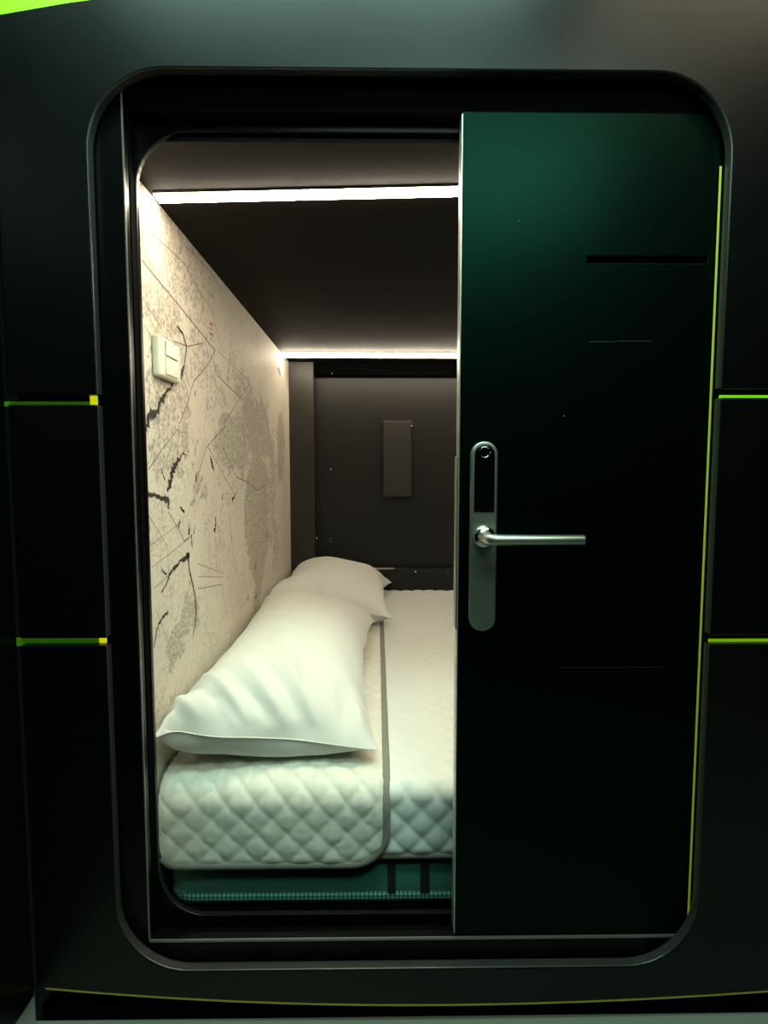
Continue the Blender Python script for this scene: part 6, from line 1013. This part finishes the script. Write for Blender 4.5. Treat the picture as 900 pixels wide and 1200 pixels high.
def tape(pos, path, w, th, parent):           # flat binding folded over an edge: path of (x, v) on the cloth
    V, F = [], []; n = len(path); prof = [(-w, .0), (-w * .8, th), (0, th * 1.4), (w * .8, th), (w, .0), (w * .6, -th * .8), (-w * .6, -th * .8)]
    for i, (x, v) in enumerate(path):
        t = Vector(path[min(i + 1, n - 1)]) - Vector(path[max(i - 1, 0)]); t.normalize(); nn = Vector((-t.y, t.x))
        for o, h in prof: V.append(pos(x + nn.x * o, max(v + nn.y * o, 0), h + .003))
    k = len(prof)
    for i in range(n - 1):
        for q in range(k): F.append((i * k + q, i * k + (q + 1) % k, (i + 1) * k + (q + 1) % k, (i + 1) * k + q))
    F.append(tuple(range(k))[::-1]); F.append(tuple(range((n - 1) * k, n * k)))
    return link('binding', mesh('binding', V, F), 'binding', parent, smooth=True, label='grey binding tape')
def span(a, b, s): n = max(1, int((b - a) / s)); return [a + (b - a) * i / n for i in range(n + 1)]
xs = span(-.405, .62, .0050) + span(.62, 1.49, .012)[1:]
q1, pos, ve, Lt = quilted('quilt', xs, 1.024, -.597, .026, 2.712, -.737, 'quilt', .0068, 0, 0, .0006, 'white quilted bed cover with small diamonds spread over the whole mattress', 'quilt', seed=3)
tape(pos, [(x, Lt - .002) for x in span(-.403, 1.488, .02)], .007, .0026, q1)
xs = span(-.409, .0175, .0043)
q2, pos, ve, Lt = quilted('quilted_pad', xs, 1.0145, -.5875, .048, 2.705, -.748, 'pad', .0056, .035, .068, .0024, 'beige quilted pad with grey binding laid under the pillows and hanging over the mattress front', 'quilted pad', seed=9)
path = [(.0165, v) for v in span(.0, Lt - .069, .02)]
path += [(x, ve(x) - .002) for x in [.0165 - .067 * (1 - math.cos(a * PI / 2 / 12)) for a in range(1, 13)]]
path += [(x, ve(x) - .002) for x in span(-.405, -.053, .012)[::-1]]
tape(pos, path, .0078, .003, q2)

# ------------------------------------------------------------------ pillows
def pillow(key, nx, ny, label, off=(0, 0, 0), seed=1, folds=()):
    Q = PILLOWS[key]; nvt = len(Q) // 3
    pts = [Vector((Q[3 * i] / 2500 + off[0], Q[3 * i + 1] / 2500 + off[1], Q[3 * i + 2] / 2500 + off[2])) for i in range(nvt)]
    eye = W(0, 0, 0)
    pts = [eye + (q - Vector((0, -.85, .95))) * SB for q in pts]
    idx = {}
    def border(i, j, n_, m_): return min(i, n_ - i) == 0 or min(j, m_ - j) == 0
    for s in (1, -1):                       # the order in which the points are listed
        for i in range(nx):
            for j in range(ny):
                for a, c in ((i, j), (i + 1, j), (i + 1, j + 1), (i, j + 1)):
                    key_ = (a, c, 0 if border(a, c, nx, ny) else s)
                    if key_ not in idx: idx[key_] = len(idx)
    def coarse(i, j, s):
        i = max(0, min(nx, i)); j = max(0, min(ny, j))
        return pts[idx[i, j, 0 if border(i, j, nx, ny) else s]]
    nb = {}
    for (i, j, s), q in idx.items():
        if s: nb[q] = [idx[a, c, 0 if border(a, c, nx, ny) else s] for a, c in ((i - 1, j), (i + 1, j), (i, j - 1), (i, j + 1))]
    for j in range(1, ny):
        for i in (0, nx): nb[idx[i, j, 0]] = [idx[i, j - 1, 0], idx[i, j + 1, 0]]
    for i in range(1, nx):
        for j in (0, ny): nb[idx[i, j, 0]] = [idx[i - 1, j, 0], idx[i + 1, j, 0]]
    for it in range(5):
        old = list(pts)
        for q, ls in nb.items():
            pts[q] = old[q] * .45 + sum((old[e] for e in ls), Vector()) * (.55 / len(ls))
    def cubic(p, t):
        return p[1] + (p[2] - p[0]) * (.5 * t) + (p[0] * 2 - p[1] * 5 + p[2] * 4 - p[3]) * (.5 * t * t) + (p[1] * 3 - p[0] - p[2] * 3 + p[3]) * (.5 * t * t * t)
    KS = 3; NX, NY = nx * KS, ny * KS
    fine = {}
    for s in (1, -1):
        rows = {}
        for i in range(nx + 1):
            for q in range(NY + 1):
                j = min(q // KS, ny - 1); t = q / KS - j
                rows[i, q] = cubic([coarse(i, j + d, s) for d in (-1, 0, 1, 2)], t)
        for p_ in range(NX + 1):
            i = min(p_ // KS, nx - 1); t = p_ / KS - i
            for q in range(NY + 1):
                fine[p_, q, s] = cubic([rows[max(0, min(nx, i + d)), q] for d in (-1, 0, 1, 2)], t)
    def crease(u, v):                       # soft folds in the cloth
        h = 0
        for u0, v0, u1, v1, a, w_ in folds:
            w_ = w_ * .85; a = a * 1.25
            dx, dy = (u1 - u0) * 1.0, (v1 - v0) * 2.2
            L2 = dx * dx + dy * dy; t = ((u - u0) * dx + (v - v0) * 2.2 * dy) / L2
            tc_ = max(0, min(1, t)); ex = u - u0 - tc_ * dx; ey = (v - v0) * 2.2 - tc_ * dy
            h += a * math.exp(-(ex * ex + ey * ey) / (w_ * w_)) * (.35 + .65 * math.sin(PI * min(1, max(0, .15 + .7 * tc_))))
        return h
    V, F, vi = [], [], {}
    for s in (1, -1):
        for p_ in range(NX + 1):
            for q in range(NY + 1):
                kk = (p_, q, 0 if border(p_, q, NX, NY) else s)
                if kk in vi: continue
                P0 = fine[p_, q, s]
                if kk[2]:
                    du = fine[p_ + 1, q, s] - fine[p_ - 1, q, s]; dv = fine[p_, q + 1, s] - fine[p_, q - 1, s]
                    nn = du.cross(dv).normalized() * s
                    u = p_ / NX; v = q / NY; ed = min(1, 14 * min(u, 1 - u, (v, 1 - v)[v > .5]))
                    amp = .0035 * noise.noise(Vector((u * 3.2, v * 5, seed + 9))) + .0016 * noise.noise(Vector((u * 9 + v * 9, v * 14 - u * 5, seed + 3)))
                    if s > 0: amp += crease(u, v)
                    P0 = P0 + nn * (amp * ed)
                vi[kk] = len(V); V.append(P0)
        for p_ in range(NX):
            for q in range(NY):
                f = [vi[a, c, 0 if border(a, c, NX, NY) else s] for a, c in ((p_, q), (p_ + 1, q), (p_ + 1, q + 1), (p_, q + 1))]
                F.append(f if s > 0 else f[::-1])
    me = mesh('pillow', V, F)
    o = link('pillow', me, 'pillow', None, smooth=True, label=label, cat='pillow', group='pillows along the map wall')
    sd = o.modifiers.new('smooth', 'SUBSURF'); sd.levels = 1; sd.render_levels = 1
    # stitched seam round the edge
    ring = [(i, 0) for i in range(NX)] + [(NX, j) for j in range(NY)] + [(i, NY) for i in range(NX, 0, -1)] + [(0, j) for j in range(NY, 0, -1)]
    loop = [V[vi[i, j, 0]] for i, j in ring]
    c = sum(loop, Vector()) / len(loop)
    SV, G = [], []
    for i, p in enumerate(loop):
        t = (loop[(i + 1) % len(loop)] - loop[i - 1]).normalized(); out = (p - c); out.z = 0; out -= t * out.dot(t); out.normalize(); up = Vector((0, 0, 1))
        for a, b in ((-.003, .0014), (.0028, .0008), (.0028, -.0008), (-.003, -.0014)):
            SV.append(p + out * (a - .001) + up * b)
    n = len(loop)
    for i in range(n):
        for q in range(4): G.append((i * 4 + q, i * 4 + (q + 1) % 4, ((i + 1) % n) * 4 + (q + 1) % 4, ((i + 1) % n) * 4 + q))
    link('seam', mesh('seam', SV, G), 'pillow', o, smooth=True)
    return o
pillow('p1', 30, 56, 'large white pillow nearest the doorway lying against the map wall', (0, 0, -.0055), 1,
       [(.02, .10, .22, .03, .008, .024), (.10, .125, .34, .035, -.007, .026), (.15, .155, .42, .03, .010, .026), (.26, .15, .50, .035, -.007, .026), (.32, .17, .58, .03, .009, .028),
        (.44, .165, .62, .05, -.006, .028), (.50, .19, .70, .04, .008, .03), (.05, .06, .18, .012, -.006, .02), (.28, .06, .40, .012, .006, .022)]
       + [(.80, .15, .86, .012, -.010, .05), (.88, .10, .93, .012, .006, .03), (.55, .24, .74, .12, -.005, .06), (.35, .26, .52, .15, .005, .05), (.30, .8, .55, .93, .004, .05), (.6, .86, .8, .97, -.005, .04)])
pillow('p2', 28, 38, 'white pillow behind the near one against the back wall of the pod', (0, 0, -.0055), 5,
       [(.55, .25, .78, .5, -.004, .06), (.7, .6, .9, .8, -.006, .05), (.45, .1, .6, .3, .005, .05)])

# ------------------------------------------------------------------ sliding door
DX0, DX1, DZ0, DZ1, DD0, DD1 = .1275, 1.08, -.766, .527, .8725, .901
door = empty('door_1', W(DX0, DD0, DZ0), kind='structure', label='black sliding door with a green tinted sheen, drawn half across the doorway with a steel lever lock', cat='door')
def door_leaf():
    a = at(688, 300, DD0); b = at(688, 308, DD0)
    xs_ = [DX0, a.x, .500, DX1]; zs_ = [DZ0 + EYE, b.z, a.z, DZ1 + EYE]
    bm = bmesh.new(); g = {}
    y0, y1, yr = DD0 - .85, DD1 - .85, DD0 - .85 + .012
    for i, x in enumerate(xs_):
        for j, z in enumerate(zs_):
            g[i, j] = bm.verts.new((x, y0, z))
    for i in range(3):
        for j in range(3):
            if (i, j) != (1, 1): bm.faces.new((g[i, j], g[i + 1, j], g[i + 1, j + 1], g[i, j + 1]))
    r = [bm.verts.new((x, yr, z)) for x, z in ((xs_[1], zs_[1]), (xs_[2], zs_[1]), (xs_[2], zs_[2]), (xs_[1], zs_[2]))]
    c = [g[1, 1], g[2, 1], g[2, 2], g[1, 2]]
    for k in range(4): bm.faces.new((c[k], c[(k + 1) % 4], r[(k + 1) % 4], r[k]))
    f = bm.faces.new(r)
    bk = {k: bm.verts.new((xs_[k[0]], y1, zs_[k[1]])) for k in g if k[0] in (0, 3) or k[1] in (0, 3)}
    rim = [(0, 0), (1, 0), (2, 0), (3, 0), (3, 1), (3, 2), (3, 3), (2, 3), (1, 3), (0, 3), (0, 2), (0, 1)]
    for k in range(12):
        p, q = rim[k], rim[(k + 1) % 12]
        bm.faces.new((g[q], g[p], bk[p], bk[q]))
    bm.faces.new([bk[k] for k in rim])
    bmesh.ops.recalc_face_normals(bm, faces=bm.faces[:])
    f.material_index = 1
    me = bpy.data.meshes.new('leaf'); bm.to_mesh(me); bm.free()
    o = link('leaf', me, 'door', door); me.materials.append(MT['dark'])
    return bevel(o, .0012)
leaf = door_leaf()
box('edge_band', DX0 - .0016, DX0 + .0004, DD0 + .0015, DD1 - .001, -.27 + .0, DZ1 - .002, 'alu', door, .0003, label='pale metal edging')
box('edge_band', DX0 - .0016, DX0 + .0004, DD0 + .0015, DD1 - .001, DZ0 + .002, -.2705, 'alu', door, .0003, label='pale metal edging')
a = at(540, 535, DD0); b = at(540, 738, DD0)
box('faceplate', DX0 - .0042, DX0 - .0014, DD0 + .003, DD1 - .003, b.z - EYE, a.z - EYE, 'steel', door, .0008, label='brushed steel latch plate')
for px, py, x2, y2 in ((690, 400.5, 722, 400.5), (724, 400.5, 764, 399.8), (655, 781, 775, 782)):
    a = at(px, py, DD0); b = at(x2, y2, DD0)
    box('scratch', a.x, b.x, DD0 - .0003, DD0 + .001, b.z - EYE - .0005, b.z - EYE + .0004, 'seam', door)
for px, py in ((609, 260), (661, 488)):
    a = at(px, py, DD0); lathe_y('rivet', a.x, a.z - EYE, [(.0004, DD0 - .0012), (.0018, DD0 - .0008), (.002, DD0 + .001)], 'seam', door, 10)
# lock
LD = DD0 - .013
a = at(550.5, 517, LD); b = at(582, 740, LD); cx = (a.x + b.x) / 2 + .0005
hw = (at(582, 630, LD).x - at(550.5, 630, LD).x) / 2
zt, zb_ = a.z - EYE, b.z - EYE
lock = prism('smart_lock', rrect(cx - hw, cx + hw, zb_, zt, hw - .0002, 16), LD, DD0 + .0005, 'steel', door, label='slim brushed steel electronic lock plate')
bevel(lock, .003, 3)
kz = at(566, 600, LD).z - EYE; kr = hw - .0052
kp = [(cx - kr, kz + .001), (cx - kr + .001, kz), (cx + kr - .001, kz), (cx + kr, kz + .001)] + arc(cx, zt - .0055 - kr, kr, 0, 180, 18)
bevel(prism('keypad', kp, LD - .0012, LD + .001, 'glass', lock, label='black glass keypad'), .0006)
rz = at(567.5, 530, LD).z - EYE; rc = .0078
tube('fingerprint_ring', [W(cx + rc * math.cos(t), LD - .0014, rz + rc * math.sin(t)) for t in [2 * PI * i / 40 for i in range(41)]], .0011, 'chrome', lock, 8, label='bright ring of the fingerprint reader')
c = at(567.5, 629, LD - .004); X_, Z_ = c.x, c.z - EYE
lathe_y('rose', X_, Z_, [(.0165, LD + .001), (.0168, LD - .004), (.0158, LD - .0075), (.0135, LD - .009), (.0132, LD - .0075)], 'chrome', lock, 40, label='polished round lever rose')
TD = LD - .046
e = at(685, 635.2, TD); s0 = W(X_, LD - .002, Z_)
pts = [s0, W(X_, LD - .02, Z_), W(X_, TD + .016, Z_)]
for i in range(1, 9):
    t = i / 8 * PI / 2; pts.append(W(X_ + .014 * (1 - math.cos(t)), TD + .014 - .014 * math.sin(t), Z_))
pts += [W(X_ + .06, TD, Z_), Vector((e.x - .002, e.y, Z_ + EYE)), Vector((e.x - .0006, e.y, Z_ + EYE)), Vector((e.x, e.y, Z_ + EYE))]
tube('lever', pts, [.0105, .0105, .0095] + [.0085] * 8 + [.0078, .0078, .0074, .0062], 'steel', lock, 28)

# ------------------------------------------------------------------ light
def area(name, loc, target, sx, sy, energy, col, spread=180):
    l = bpy.data.lights.new(name, 'AREA'); l.shape = 'RECTANGLE'; l.size = sx; l.size_y = sy; l.energy = energy; l.color = col; l.spread = math.radians(spread)
    o = bpy.data.objects.new(name, l); C.objects.link(o); o.location = loc
    o.rotation_euler = (Vector(target) - Vector(loc)).to_track_quat('-Z', 'Y').to_euler()
    return o
area('corridor_lamp', (-.12, -.45, 2.12), (-.12, -.10, 0), 1.0, .2, 19, (.58, 1, .86))
area('corridor_lamp', (.85, -.60, 2.10), (.85, -.2, 0), .6, .25, 3.0, (1, .88, .62))
area('green_lamp', (.20, -.80, 1.72), (.05, 0, .55), .8, .25, 8.0, (.66, 1, .86))
w = bpy.data.worlds.new('world'); bpy.context.scene.world = w; w.use_nodes = True
w.node_tree.nodes['Background'].inputs['Color'].default_value = (.5, 1, .75, 1); w.node_tree.nodes['Background'].inputs['Strength'].default_value = .004
vs = bpy.context.scene.view_settings
vs.view_transform = 'Standard'; vs.look = 'None'; vs.exposure = 0; vs.gamma = 1; vs.use_curve_mapping = False
bpy.context.scene.cycles.max_bounces = 10
